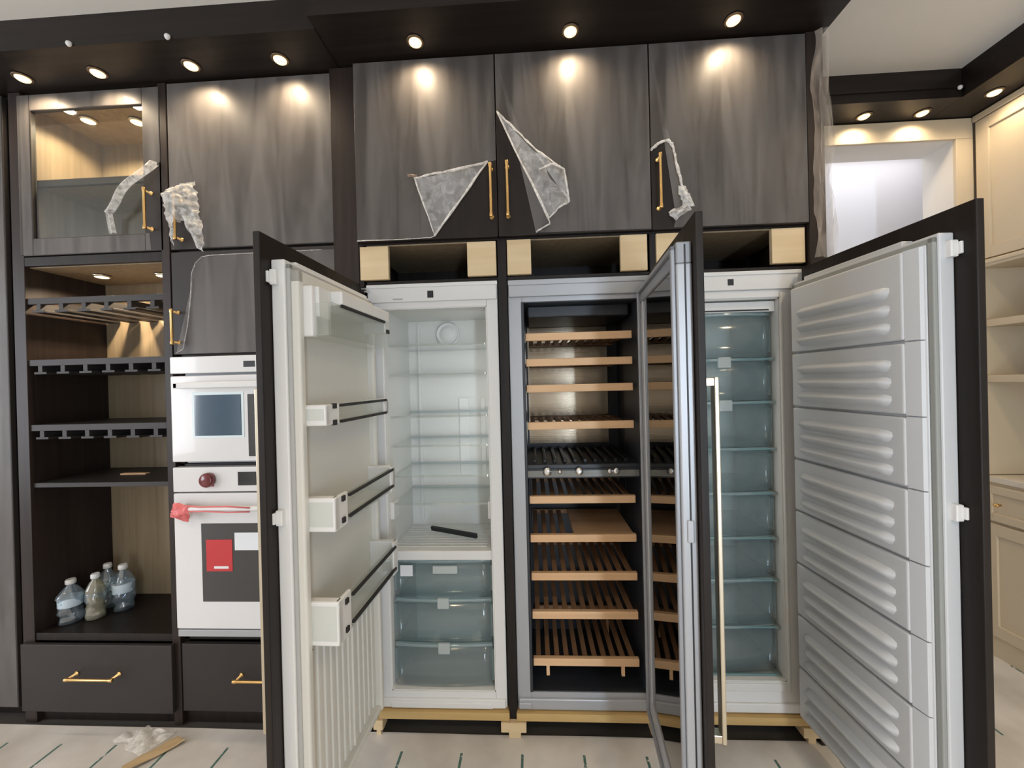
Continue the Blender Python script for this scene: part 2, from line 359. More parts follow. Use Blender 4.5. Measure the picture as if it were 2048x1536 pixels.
for x, lab in ((-0.434, 'lit downlight above the left refrigerator column'), (0.183, 'lit downlight above the middle wine cooler column'), (0.807, 'lit downlight above the right freezer column')):
    downlight(x, -0.075, ZS+0.004, lab)
downlight(1.768, 0.530, 2.842, 'lit downlight over the left of the cream opening', 5.0)
downlight(2.059, 0.530, 2.842, 'lit downlight over the right of the cream opening', 5.0)
downlight(2.271, 0.400, 2.842, 'lit downlight over the cream wall cabinet', 5.0, (0.1, 0, -1))
downlight(2.271, -0.200, 2.842, 'lit downlight over the near end of the cream wall cabinet', 5.0, (0.1, 0, -1))
for (x, y, z), lab in (((-1.788, YL-0.207, 2.868), 'tiny white sensor on the left end of the dark fascia'), ((-1.382, YL-0.207, 2.868), 'tiny white sensor on the dark fascia above the oven tower'), ((2.133, 0.422, 2.886), 'tiny white sensor in the soffit corner by the cream cabinets')):
    tag(MB().lathe([(0.011, 0.0), (0.011, -0.004), (0.008, -0.010), (0.002, -0.012)], (x, y, z), 'y', 14).build('ceiling_sensor', WHITEP), lab, 'sensor')

# ------------------------------------------------------------------ film helpers
def wr(seed, amp, f=14):
    return lambda p: amp*noise.noise(Vector((p.x*f+seed, p.y*f, p.z*f)))
def crumple(mb, pts, seed, amp=0.012, bulge=0.03, nu=14, nv=14, f=22):
    """rumpled sheet hung on four corners (x,y,z), bulging towards the room"""
    def fn(u, v, p):
        b = math.sin(math.pi*min(1, max(0, u)))*math.sin(math.pi*min(1, max(0, v)))
        q = Vector((p.x*f+seed, p.y*f, p.z*f))
        nv_ = noise.noise_vector(q); rid = abs(noise.noise(q*1.7))
        return Vector((nv_.x*amp*0.5, -bulge*b-rid*amp*1.4, nv_.z*amp*0.5))
    return mb.patch(*pts, nu, nv, fn)

# ------------------------------------------------------------------ tall cabinet at the far left
t = thing('tall_cabinet', 'grey film-wrapped tall cabinet cut off by the left edge of the photo', 'cabinet', (-2.68, 0.3, 0)); S = Sub(t)
S('carcass', MB().box((-2.98, YL+0.022, 0.06), (-2.345, 0.60, 2.855)).box((-2.98, YL+0.05, 0.0), (-2.345, 0.58, 0.06)), DW)
d = S('door', MB().box((-2.98, YL, 0.066), (-2.372, YL+0.02, 2.85), 0.002), DMAT)
S('protective_film', MB().patch((-2.978, YL-0.002, 0.07), (-2.376, YL-0.002, 0.07), (-2.376, YL-0.002, 2.845), (-2.978, YL-0.002, 2.845), 6, 24, lambda u, v, p: Vector((0, wr(3, 0.001, 8)(p), 0))), FILM, d)

# ------------------------------------------------------------------ display cabinet with glass door
X0, X1 = -2.342, -1.612; NX0, NX1 = -2.285, -1.632; NB = 0.385
t = thing('display_cabinet', 'tall dark display cabinet with glass door, open stemware racks and bottom drawer', 'cabinet', ((X0+X1)/2, 0.3, 0)); S = Sub(t)
S('side_panel', MB().box((X0, YL, 0.0), (NX0, 0.60, 2.86), 0.0015), BRW)  # niche shade put into the wood colour of this inner side
S('side_panel', MB().box((NX1, YL, 0.0), (X1+0.018, 0.60, 2.86), 0.0015), BRW)
S('back_panel', MB().box((NX0, NB, 0.39), (NX1, NB+0.018, 2.85)), TAN)
S('cabinet_top', MB().box((NX0, YL+0.022, 2.82), (NX1, NB, 2.858)), TAN)
S('niche_ceiling', MB().box((NX0, YL+0.020, 2.068), (NX1, NB, 2.112), 0.001), TAN)
S('niche_lip', MB().box((NX0, YL+0.001, 2.072), (NX1, YL+0.0195, 2.112), 0.001), DW)
S('inner_lining', MB().box((NX0, YL+0.024, 2.113), (NX0+0.004, NB, 2.819)), TAN)
sh = S('inner_shelf', MB().box((NX0+0.005, YL+0.058, 2.452), (NX1, NB, 2.478), 0.001), TAN)
S('shelf_edge', MB().box((NX0+0.005, YL+0.040, 2.450), (NX1, YL+0.0575, 2.480), 0.001), DMAT, sh)
S('niche_floor', MB().box((NX0, YL+0.004, 0.372), (NX1, NB, 0.405), 0.001), DW)
S('toe_kick', MB().box((NX0, YL+0.02, 0.0), (NX1, YL+0.04, 0.06)), DW)
S('plain_shelf', MB().box((NX0, YL+0.01, 1.066), (NX1, NB, 1.086), 0.001), DMAT)
def rack(name, z, board, lab):
    b = MB()
    b.box((NX0, YL+0.006, z-0.028), (NX1, YL+0.030, z), 0.001); b.box((NX0, NB-0.03, z-0.028), (NX1, NB, z), 0.001)
    if board: b.box((NX0, YL+0.030, z-0.022), (NX1, NB-0.03, z))
    o = S(name, b, DMAT); o['label'] = lab
    rail = MB(); rail.box((-0.010, 0, -0.030), (0.010, NB-YL-0.012, 0.0)); rail.box((-0.030, 0, -0.040), (0.030, NB-YL-0.012, -0.030), 0.001)
    me = rail.mesh('rack_rail', WHITEP if False else DMAT)
    for k in range(6):
        put(me, 'rail', o, Vector((NX0+0.055+k*0.1085, YL+0.006, z-0.026))-S.o)
rack('stemware_rack', 1.928, False, 'open slatted top rack lit from above')
rack('stemware_rack', 1.648, True, 'middle stemware rack with dark board')
rack('stemware_rack', 1.352, True, 'lowest stemware rack with dark board')
# glass door
dx0, dx1, dz0, dz1 = -2.300, -1.622, 2.118, 2.845; gx0, gx1, gz0, gz1 = -2.236, -1.706, 2.196, 2.772
f = MB(); f.box((dx0, YL, dz0), (gx0, YL+0.02, dz1), 0.0015); f.box((gx1, YL, dz0), (dx1, YL+0.02, dz1), 0.0015); f.box((gx0, YL, dz0), (gx1, YL+0.02, gz0), 0.0015); f.box((gx0, YL, gz1), (gx1, YL+0.02, dz1), 0.0015)
d = S('glass_door', f, DMAT)
S('glass_pane', MB().box((gx0, YL+0.008, gz0), (gx1, YL+0.012, gz1)), GLASSD, d)
fl = MB()
for pts in ([(dx0+.003, dz0+.003), (gx0-.004, dz0+.003), (gx0-.004, dz1-.003), (dx0+.003, dz1-.003)], [(gx0, gz1+.003), (gx1, gz1+.003), (gx1, dz1-.003), (gx0, dz1-.003)],
            [(gx0, dz0+.003), (gx1, dz0+.003), (gx1, gz0-.004), (gx0, gz0-.004)], [(gx1+.003, 2.47), (dx1-.002, 2.51), (dx1-.002, dz1-.003), (gx1+.003, dz1-.003)], [(gx1+.003, dz0+.003), (gx1+.028, dz0+.003), (gx1+.022, gz0), (gx1+.003, gz0)]):
    fl.outline(pts, YL-0.002)
S('protective_film', fl, FILM, d)
st = MB()
st.patch((-1.616, YL-0.004, 2.505), (-1.672, YL-0.004, 2.515), (-1.86, YL-0.03, 2.285), (-1.832, YL-0.03, 2.270), 6, 18, lambda u, v, p: Vector((0.008*math.sin(v*9), -0.02*math.sin(v*3.1)+0.01*math.sin(u*6), 0)))
st.patch((-1.858, YL-0.03, 2.288), (-1.828, YL-0.03, 2.272), (-1.826, YL-0.018, 2.196), (-1.856, YL-0.018, 2.196), 4, 8, lambda u, v, p: Vector((0, 0.008*math.sin(u*7), 0)))
S('peeled_film_strip', st, CRUMP, d)
bar_pull(S, (-1.672, YL, 2.212), (-1.672, YL, 2.372), (0, -0.035, 0), d)
# drawer
d = S('drawer', MB().box((NX0-0.048, YL-0.018, 0.064), (NX1+0.012, YL-0.0005, 0.366), 0.002), DMAT)
S('drawer_box', MB().box((NX0+0.02, YL+0.02, 0.09), (NX1-0.02, NB, 0.34)), DW, d)
bar_pull(S, (-2.065, YL-0.018, 0.240), (-1.865, YL-0.018, 0.240), (0, -0.04, 0), d, r=0.006)
# puck lights inside
for x, y, z, n in ((-2.095, 0.20, 2.066, 24.0), (-1.80, 0.22, 2.066, 24.0), (-1.90, 0.21, 2.818, 15.0), (-2.12, 0.18, 2.818, 15.0)):
    p = S('puck_light', MB().lathe([(0.034, 0), (0.036, -0.003), (0.034, -0.008), (0.028, -0.009)], (x, y, z), seg=22), PALEBR)
    S('puck_lens', MB().lathe([(0.027, -0.0092), (0.024, -0.0105), (0.004, -0.011)], (x, y, z), seg=22), LAMPC, p)
    spot('puck_beam', Vector((x, y, z-0.014))-S.o, n, 150, t, blend=0.5, size=0.02)
# water bottles on the niche floor
def bottle(x, y, h, r, mat, lab, seed, lean=0.0):
    z = 0.405; t = thing('water_bottle', lab, 'bottle', (x, y, z), 'empty plastic bottles in the niche')
    prof = [(r*0.7, 0.0), (r*0.95, 0.006), (r, 0.02)]
    k = 9
    for i in range(k): prof.append((r*(0.93 if i % 2 else 1.0), 0.03+(h*0.62-0.03)*i/(k-1)))
    prof += [(r*0.92, h*0.68), (r*0.62, h*0.80), (r*0.36, h*0.86), (r*0.36, h*0.90)]
    b = MB(); b.lathe(prof, (0, 0, 0), seg=18)
    for v in b.bm.verts:
        n = noise.noise(Vector((v.co.x*30+seed, v.co.y*30, v.co.z*22))); g = min(1, v.co.z/0.03)*(1 if v.co.z < h*0.8 else 0)
        v.co.x *= 1+0.45*n*g; v.co.y *= 1+0.45*n*g; v.co.x += lean*v.co.z
    b.build('bottle_body', mat, t)
    c = MB(); c.lathe([(r*0.40, h*0.895), (r*0.45, h*0.90), (r*0.45, h*0.975), (r*0.38, h)], (lean*h*0.95, 0, 0), seg=16); c.build('cap', PAPERW if mat is BOTTLEY else WHITEP, t)
    lb = MB(); lb.lathe([(r*1.02, h*0.40), (r*1.03, h*0.42), (r*1.03, h*0.58), (r*1.02, h*0.60)], (lean*h*0.5, 0, 0), seg=18); lb.build('label_band', BOTTLE if mat is BOTTLEY else plain('bottle_wrap', (0.55, 0.66, 0.74), 0.4), t)
bottle(-2.222, 0.130, 0.205, 0.043, BOTTLE, 'crumpled clear bottle nearest the front of the dark niche', 1.0, 0.03)
bottle(-2.178, 0.262, 0.220, 0.038, BOTTLE, 'crumpled clear bottle half hidden behind the front bottle', 5.0)
bottle(-2.132, 0.165, 0.215, 0.038, BOTTLEY, 'cloudy yellowish bottle in the middle of the niche', 9.0)
bottle(-2.072, 0.240, 0.225, 0.042, BOTTLE, 'clear bluish bottle standing farthest right in the niche', 14.0)
tag(MB().box((-2.03, 0.20, 1.0865), (-1.90, 0.225, 1.0925), 0.001).build('wood_strip', BEECH), 'short pale wooden strip lying on the plain dark shelf', 'strip')

# ------------------------------------------------------------------ oven tower
OX0, OX1 = -1.590, -0.842
t = thing('oven_tower', 'tall dark oven tower cabinet with film-wrapped doors and a bottom drawer', 'cabinet', ((OX0+OX1)/2, 0.3, 0)); S = Sub(t)
S('carcass', MB().box((OX0, YL+0.022, 0.39), (OX0+0.018, 0.60, 2.858)).box((OX1-0.018, YL+0.022, 0.06), (OX1, 0.60, 2.858)).box((OX0, YL+0.022, 1.645), (OX1, 0.60, 1.663)).box((OX0, YL+0.022, 2.10), (OX1, 0.60, 2.118))
  .box((OX0, YL+0.022, 0.372), (OX1, 0.60, 0.405)).box((OX0, YL+0.022, 1.147), (OX1, 0.60, 1.163)).box((OX0, 0.56, 0.06), (OX1, 0.60, 2.858)).box((OX0, YL+0.022, 0.06), (OX0+0.018, 0.60, 0.39)), DW)
S('toe_kick', MB().box((OX0, YL+0.02, 0.0), (OX1, YL+0.04, 0.06)), DW)
d = S('upper_door', MB().box((OX0+0.002, YL, 2.118), (OX1-0.002, YL+0.02, 2.855), 0.002), DMAT)
fl = MB(); fl.outline([(-1.585, 2.30), (-1.55, 2.40), (-1.47, 2.40), (-1.43, 2.28), (-1.455, 2.18), (-1.44, 2.122), (-0.846, 2.122), (-0.846, 2.851), (-1.585, 2.851)], YL-0.002); S('protective_film', fl, FILM, d)
lp = MB()
crumple(lp, ((-1.580, YL-0.020, 2.235), (-1.425, YL-0.016, 2.225), (-1.455, YL-0.012, 2.408), (-1.578, YL-0.012, 2.372)), 4.0, 0.022, 0.075, 24, 26, 30)
crumple(lp, ((-1.580, YL-0.020, 2.255), (-1.520, YL-0.055, 2.245), (-1.552, YL-0.02, 2.11), (-1.560, YL-0.01, 2.11)), 8.0, 0.012, 0.01, 8, 12, 30)
crumple(lp, ((-1.49, YL-0.05, 2.25), (-1.425, YL-0.016, 2.235), (-1.425, YL-0.01, 2.10), (-1.455, YL-0.012, 2.115)), 11.0, 0.014, 0.02, 10, 14, 30)
S('crumpled_film', lp, CRUMP, d)
bar_pull(S, (-1.535, YL, 2.16), (-1.535, YL, 2.33), (0, -0.035, 0), d)
d = S('lower_door', MB().box((OX0+0.002, YL, 1.652), (OX1-0.002, YL+0.02, 2.106), 0.002), DMAT)
fl = MB(); fl.outline([(-1.575, 1.655), (-1.540, 1.675), (-1.515, 1.78), (-1.498, 1.90), (-1.490, 2.01), (-1.470, 2.055), (-1.440, 2.08), (-1.40, 2.085), (-0.846, 2.09), (-0.846, 1.655)], YL-0.002); S('protective_film', fl, FILM, d)
ed = MB(); ed.tube([(-1.575, YL-0.004, 1.657), (-1.540, YL-0.005, 1.675), (-1.515, YL-0.006, 1.78), (-1.498, YL-0.006, 1.90), (-1.490, YL-0.006, 2.01), (-1.470, YL-0.006, 2.055), (-1.440, YL-0.006, 2.08), (-1.40, YL-0.006, 2.085), (-1.2, YL-0.005, 2.087), (-0.9, YL-0.005, 2.089)], 0.0022, 6); S('film_edge', ed, FLAP, d)
bar_pull(S, (-1.562, YL, 1.705), (-1.562, YL, 1.838), (0, -0.035, 0), d)
d = S('drawer', MB().box((OX0+0.002, YL, 0.064), (OX1-0.002, YL+0.02, 0.364), 0.002), DMAT)
bar_pull(S, (-1.315, YL, 0.228), (-1.12, YL, 0.228), (0, -0.04, 0), d, r=0.006)
# compact oven
MX0, MX1 = -1.588, -0.846; YA = 0.018
t = thing('microwave_oven', 'white built-in compact oven with small dark window, above the big oven', 'microwave', (-1.217, 0.3, 1.165)); S = Sub(t)
S('body', MB().box((MX0+0.03, YL+0.024, 1.166), (MX1-0.03, 0.52, 1.63)), GREYM)
S('control_panel', MB().box((MX0, YA, 1.566), (MX1, YL+0.022, 1.640), 0.004), OVENW)
d = S('door', MB().box((MX0, YA, 1.178), (MX1, YL+0.022, 1.556), 0.005), OVENW)
S('window_border', MB().box((-1.490, YA-0.002, 1.282), (-1.255, YA+0.001, 1.482), 0.0008), plain('pale_blue_border', (0.72, 0.82, 0.84), 0.2), d)
S('window', MB().box((-1.478, YA-0.004, 1.292), (-1.266, YA+0.001, 1.470), 0.001), plain('blue_reflection_glass', (0.035, 0.085, 0.14), 0.07, spec=1.0, coat=1.0), d)  # dark blue base colour stands in for daylight reflected in the pane
S('window', MB().box((-1.236, YA-0.004, 1.20), (-0.90, YA+0.001, 1.470), 0.001), BLK, d)
h = MB(); h.box((-1.545, YA-0.036, 1.500), (-0.89, YA-0.020, 1.526), 0.004); h.box((-1.545, YA-0.036, 1.500), (-1.525, YA, 1.526), 0.003); h.box((-0.91, YA-0.036, 1.500), (-0.89, YA, 1.526), 0.003); S('handle', h, WHITEP, d)
S('display', MB().box((-1.252, YA-0.001, 1.588), (-1.20, YA+0.001, 1.614), 0.0004), BLACKP)
# oven
t = thing('oven', 'white built-in oven with red dial and red sticker on dark window', 'oven', (-1.217, 0.3, 0.405)); S = Sub(t)
S('body', MB().box((MX0+0.03, YL+0.024, 0.408), (MX1-0.03, 0.54, 1.145)), GREYM)
S('control_panel', MB().box((MX0, YA, 1.046), (MX1, YL+0.022, 1.154), 0.004), OVENW)
kn = S('dial', MB().lathe([(0.030, 0.0), (0.032, -0.004), (0.031, -0.020), (0.027, -0.026), (0.004, -0.027)], (-1.420, YA, 1.100), 'y', 26), plain('dark_red_dial', (0.14, 0.012, 0.014), 0.25, coat=0.5))
S('dial_film', MB().box((-1.449, YA-0.002, 1.070), (-1.40, YA+0.001, 1.125), 0.0004), RED, kn)
S('display', MB().box((-1.290, YA-0.002, 1.073), (-1.17, YA+0.001, 1.132), 0.0006), BLK)
d = S('door', MB().box((MX0, YA, 0.444), (MX1, YL+0.022, 1.040), 0.005), OVENW)
S('window', MB().box((-1.462, YA-0.003, 0.566), (-0.96, YA+0.001, 0.908), 0.001), plain('smoked_oven_glass', (0.030, 0.029, 0.030), 0.12, spec=0.8), d)
hp = [(-1.530, YA, 0.985), (-1.525, YA-0.025, 0.985), (-1.49, YA-0.040, 0.985), (-1.22, YA-0.046, 0.985), (-0.95, YA-0.040, 0.985), (-0.91, YA-0.025, 0.985), (-0.905, YA, 0.985)]
S('handle', MB().tube(hp, 0.011, 12), WHITEP, d)
tp = MB(); crumple(tp, ((-1.575, YA-0.03, 0.945), (-1.480, YA-0.04, 0.930), (-1.470, YA-0.045, 1.00), (-1.555, YA-0.03, 1.012)), 21.0, 0.012, 0.022, 14, 14, 34)
tp.tube([(-1.49, YA-0.052, 1.002), (-1.42, YA-0.056, 0.997), (-1.30, YA-0.058, 0.999), (-1.20, YA-0.057, 0.992)], 0.0035, 6)
tp.tube([(-1.50, YA-0.05, 0.975), (-1.40, YA-0.056, 0.978), (-1.30, YA-0.058, 0.974), (-1.20, YA-0.057, 0.975)], 0.003, 6)
S('red_tape', tp, PINK, d)
S('red_sticker', MB().box((-1.440, YA-0.0045, 0.700), (-1.322, YA-0.002, 0.838)), RED, d)
S('sticker_print', MB().box((-1.405, YA-0.0055, 0.712), (-1.340, YA-0.004, 0.722)), PAPERW, d)
S('paper_slip', MB().box((-1.310, YA-0.0045, 0.792), (-1.15, YA-0.002, 0.868)), PAPERW, d)
S('bottom_strip', MB().box((MX0+0.002, YA+0.004, 0.408), (MX1-0.002, YL+0.022, 0.438), 0.002), GREYL)

# filler panel between tower and refrigerators
tag(MB().box((-0.838, 0.020, 0.0), (-0.729, 0.60, 2.858), 0.0015).build('filler_panel', BRW), 'narrow brown vertical filler panel between the oven tower and left refrigerator column', 'panel')

# ------------------------------------------------------------------ refrigerator housing: gable panels
for x0, x1, lab in ((-0.728, -0.7085, 'slim dark gable panel left of the white refrigerator'), (-0.1335, -0.0965, 'dark gable panel between the refrigerator and the wine cooler'), (0.4985, 0.5235, 'dark gable panel between the wine cooler and the freezer')):
    tag(MB().box((x0, 0.022 if x0 < -0.7 else 0.026, 0.045), (x1, 0.60, 2.10), 0.001).build('gable_panel', DW), lab, 'panel')
t = thing('gable_panel', 'wide dark end panel right of the freezer, draped in wrinkled plastic', 'panel', (1.16, 0.3, 0)); S = Sub(t)
S('board', MB().box((1.124, 0.0, 0.0), (1.188, 0.60, 2.862), 0.0015), BRW)
def drape(u, v, p):
    a = 0.5+0.5*math.sin(v*5+1.0)
    return Vector((0.012*noise.noise(Vector((u*2, v*7, 1.0)))+0.006*math.sin(v*14), -0.012-0.018*abs(math.sin(u*6.5+2.2*noise.noise(Vector((0, v*4.0, 3.3)))))-0.006*noise.noise(Vector((u*9, v*16, 0))), 0))
wrp = MB(); wrp.patch((1.128, -0.004, 1.955), (1.206, -0.004, 1.955), (1.196, -0.004, 2.848), (1.134, -0.004, 2.848), 18, 46, drape)
wrp.patch((1.206, -0.004, 1.955), (1.206, 0.30, 1.955), (1.196, 0.30, 2.848), (1.196, -0.004, 2.848), 6, 30, lambda u, v, p: Vector((0.006+0.01*noise.noise(Vector((u*4, v*9, 5))), 0, 0)))
S('plastic_wrap', wrp, film('wrinkled_wrap', (0.54, 0.46, 0.38), 0.28, 0.22, 0.5, (10, 10, 2), 0.3))

# ------------------------------------------------------------------ wall cabinets over the refrigerators
UZ0, UZ1 = 2.100, 2.857
def wall_cab(x0, x1, lab):
    t = thing('wall_cabinet', lab, 'cabinet', ((x0+x1)/2, 0.3, 1.935), 'wall cabinets above the refrigerators'); S = Sub(t)
    S('carcass', MB().box((x0+0.002, 0.024, 2.094), (x1-0.002, 0.60, 2.112)).box((x0+0.002, 0.024, 2.84), (x1-0.002, 0.60, 2.858)).box((x0+0.002, 0.024, 2.112), (x0+0.02, 0.60, 2.84)).box((x1-0.02, 0.024, 2.112), (x1-0.002, 0.60, 2.84)).box((x0+0.002, 0.59, 2.112), (x1-0.002, 0.60, 2.84)), DW)
    S('niche_top', MB().box((x0+0.03, 0.03, 2.088), (x1-0.03, 0.44, 2.0935)), TAN)
    d = S('door', MB().box((x0+0.0015, 0.0, UZ0), (x1-0.0015, 0.02, UZ1), 0.002), DW)
    return t, S, d
def niche(S, x0, x1, zt=2.092, zb=1.938):
    S('niche_box', MB().box((x0, 0.03, zb-0.012), (x1, 0.55, zb)).box((x0, 0.44, zb), (x1, 0.46, zt)), DW)
def block(S, x0, x1, z0, z1):
    S('spacer_block', MB().box((x0, 0.016, z0), (x1, 0.036, z1), 0.002), PLY)
def roll(S, pts, d, r=0.003, mat=None, seed=0):
    P = [Vector(p) for p in pts]; out = []
    for i in range(len(P)-1):
        for k in range(6): out.append(P[i].lerp(P[i+1], k/6)+Vector((random.uniform(-1, 1), -abs(random.uniform(0, 1)), random.uniform(-1, 1)))*0.0018)
    out.append(P[-1])
    S('film_edge', MB().tube(out, [r*random.uniform(0.6, 1.3) for _ in out], 6), mat or CRUMP, d)

xa, xb, xc, xd = -0.727, -0.125, 0.5035, 1.1225
Y = -0.0025
# left
t, S, d = wall_cab(xa, xb, 'dark wall cabinet above the refrigerator with film peeled in a triangle')
fl = MB(); fl.outline([(xa+.004, UZ0+.004), (-0.391, 2.108), (-0.163, 2.406), (xb-.003, 2.416), (xb-.003, UZ1-.004), (xa+.004, UZ1-.004)], Y); S('protective_film', fl, FILM, d)
fp1 = MB(); fp1.patch((-0.391, Y-.002, 2.110), (-0.163, Y-.002, 2.406), (-0.30, Y-.030, 2.362), (-0.462, Y-.034, 2.338), 12, 12, lambda u, v, p: Vector((0, -0.020*math.sin(math.pi*u)*v-0.003*noise.noise(p*25), -0.014*math.sin(math.pi*u)*v)))
S('peeled_film', fp1, FLAP, d)
roll(S, [(-0.391, Y-.004, 2.112), (-0.163, Y-.004, 2.408)], d, 0.0048); roll(S, [(-0.462, Y-.034, 2.338), (-0.385, Y-.05, 2.345), (-0.30, Y-.040, 2.36), (-0.163, Y-.004, 2.408)], d, 0.005); roll(S, [(-0.462, Y-.034, 2.338), (-0.391, Y-.004, 2.112)], d, 0.003)
roll(S, [(xa+.004, Y-.002, UZ0+.006), (-0.42, Y-.002, 2.104), (-0.391, Y-.004, 2.112)], d, 0.0018)
bm_ = MB(); crumple(bm_, ((-0.49, Y-.036, 2.348), (-0.455, Y-.036, 2.340), (-0.45, Y-.036, 2.352), (-0.492, Y-.036, 2.358)), 3, 0.006, 0.004, 6, 5, 40); S('film_tip', bm_, plain('brown_film_tip', (0.20, 0.13, 0.09), 0.4), d)
bar_pull(S, (-0.150, 0, 2.180), (-0.150, 0, 2.378), (0, -0.034, 0), d)
niche(S, -0.70, -0.135); block(S, -0.722, -0.599, 1.944, 2.086); block(S, -0.261, -0.139, 1.944, 2.088)
# middle
t, S, d = wall_cab(xb, xc, 'dark wall cabinet above the wine cooler with a long peeled film flap')
fl = MB(); fl.outline([(xb+.003, 2.610), (0.083, 2.161), (0.031, 2.108), (xc-.003, UZ0+.004), (xc-.003, UZ1-.004), (xb+.003, UZ1-.004)], Y); S('protective_film', fl, FILM, d)
fp1 = MB(); fp1.patch((xb+.006, Y-.002, 2.610), (0.083, Y-.002, 2.161), (0.166, Y-.038, 2.212), (0.030, Y-.030, 2.425), 16, 14, lambda u, v, p: Vector((0.010*v*math.sin(u*9), -0.026*math.sin(math.pi*v)*u-0.007*abs(noise.noise(p*22)), 0)))
fp1.patch((0.030, Y-.030, 2.425), (0.166, Y-.038, 2.212), (0.152, Y-.03, 2.340), (0.105, Y-.032, 2.368), 10, 6, lambda u, v, p: Vector((0, -0.015*math.sin(math.pi*v)-0.005*abs(noise.noise(p*30)), 0)))
S('peeled_film', fp1, FLAP, d)
roll(S, [(xb+.006, Y-.004, 2.612), (0.083, Y-.004, 2.163)], d, 0.0048); roll(S, [(xb+.006, Y-.004, 2.612), (-0.046, Y-.02, 2.528), (0.03, Y-.03, 2.44), (0.12, Y-.034, 2.365), (0.15, Y-.034, 2.345), (0.166, Y-.038, 2.212), (0.128, Y-.03, 2.195), (0.083, Y-.004, 2.163)], d, 0.004)
roll(S, [(0.05, Y-.045, 2.345), (0.10, Y-.05, 2.362), (0.15, Y-.036, 2.345)], d, 0.004); roll(S, [(0.083, Y-.004, 2.163), (0.09, Y-.006, 2.14), (0.031, Y-.003, 2.108)], d, 0.003)
bar_pull(S, (-0.082, 0, 2.180), (-0.082, 0, 2.384), (0, -0.034, 0), d)
niche(S, -0.095, 0.497); block(S, -0.092, 0.008, 1.944, 2.090); block(S, 0.378, 0.487, 1.942, 2.090)
# right
t, S, d = wall_cab(xc, xd, 'dark wall cabinet above the freezer with crumpled film round its handle')
fl = MB(); fl.outline([(xc+.003, 2.422), (0.545, 2.45), (0.572, 2.456), (0.590, 2.43), (0.600, 2.376), (0.622, 2.254), (0.655, 2.20), (0.640, 2.16), (0.600, 2.14), (0.59, 2.105), (xd-.003, UZ0+.004), (xd-.003, UZ1-.004), (xc+.003, UZ1-.004)], Y); S('protective_film', fl, FILM, d)
roll(S, [(xc+.003, Y-.004, 2.422), (0.53, Y-.006, 2.444), (0.572, Y-.008, 2.456), (0.59, Y-.008, 2.43), (0.600, Y-.008, 2.376), (0.615, Y-.012, 2.30), (0.625, Y-.012, 2.25), (0.655, Y-.012, 2.20)], d, 0.0062)
lp = MB(); crumple(lp, ((0.605, Y-.006, 2.265), (0.632, Y-.006, 2.265), (0.670, Y-.01, 2.185), (0.622, Y-.01, 2.18)), 31, 0.016, 0.02, 10, 14, 34); crumple(lp, ((0.565, Y-.006, 2.165), (0.64, Y-.006, 2.20), (0.662, Y-.01, 2.165), (0.585, Y-.01, 2.125)), 41, 0.020, 0.028, 16, 12, 34)
S('crumpled_film', lp, CRUMP, d)
bar_pull(S, (0.532, 0, 2.184), (0.532, 0, 2.382), (0, -0.034, 0), d)
niche(S, 0.525, 1.118); block(S, 0.524, 0.62, 1.944, 2.090); block(S, 0.985, 1.115, 1.948, 2.090)

# ------------------------------------------------------------------ plywood plinth boards and wooden feet
for x0, x1, lab in ((-0.690, -0.130, 'honey plywood plinth board under the white refrigerator'), (-0.100, 0.497, 'honey plywood plinth board under the wine cooler'), (0.525, 1.105, 'honey plywood plinth board under the freezer')):
    tag(MB().box((x0, 0.012, 0.068), (x1, 0.58, 0.100), 0.002).build('plinth_board', PLY2), lab, 'board', 'plywood plinth boards')
for x0, x1, z1, lab in ((-0.712, -0.672, 0.066, 'small pale wooden foot at the left corner of the refrigerator plinth'), (-0.166, -0.060, 0.066, 'pale wooden foot block between the refrigerator and wine cooler plinths'), (1.06, 1.125, 0.066, 'small pale wooden foot at the right corner of the freezer plinth'), (0.455, 0.56, 0.066, 'pale wooden foot block between the wine cooler and freezer plinths')):
    w_ = (x1-x0); mb = MB().box((x0, 0.004, 0.026), (x1, 0.09, z1), 0.002).box((x0+w_*0.30, 0.008, 0.0), (x1-w_*0.22, 0.086, 0.026), 0.002)
    tag(mb.build('wooden_foot', PLY), lab, 'block', 'wooden plinth feet')

# ------------------------------------------------------------------ appliances
BZ0, BZ1 = 0.102, 1.926
def shell(S, x0, x1, cx0, cx1, cz0, cz1, depth, mo, mi):
    """hollow appliance body with front rim, cavity open to the room"""
    b = MB()
    b.box((x0, YF, BZ0), (cx0, 0.585, BZ1), 0.003); b.box((cx1, YF, BZ0), (x1, 0.585, BZ1), 0.003)
    b.box((cx0, YF, BZ0), (cx1, 0.585, cz0)); b.box((cx0, YF, cz1), (cx1, 0.585, BZ1)); b.box((cx0, depth+0.02, cz0), (cx1, 0.585, cz1))
    body = S('body', b, mo)
    l = MB(); e = 0.0015; q = 0.004
    l.box((cx0-e, YF+0.004, cz0-e), (cx0+q, depth, cz1+e)); l.box((cx1-q, YF+0.004, cz0-e), (cx1+e, depth, cz1+e)); l.box((cx0, YF+0.004, cz0-e), (cx1, depth, cz0+q)); l.box((cx0, YF+0.004, cz1-q), (cx1, depth, cz1+e)); l.box((cx0-e, depth, cz0-e), (cx1+e, depth+0.018, cz1+e))
    S('inner_liner', l, mi); return body
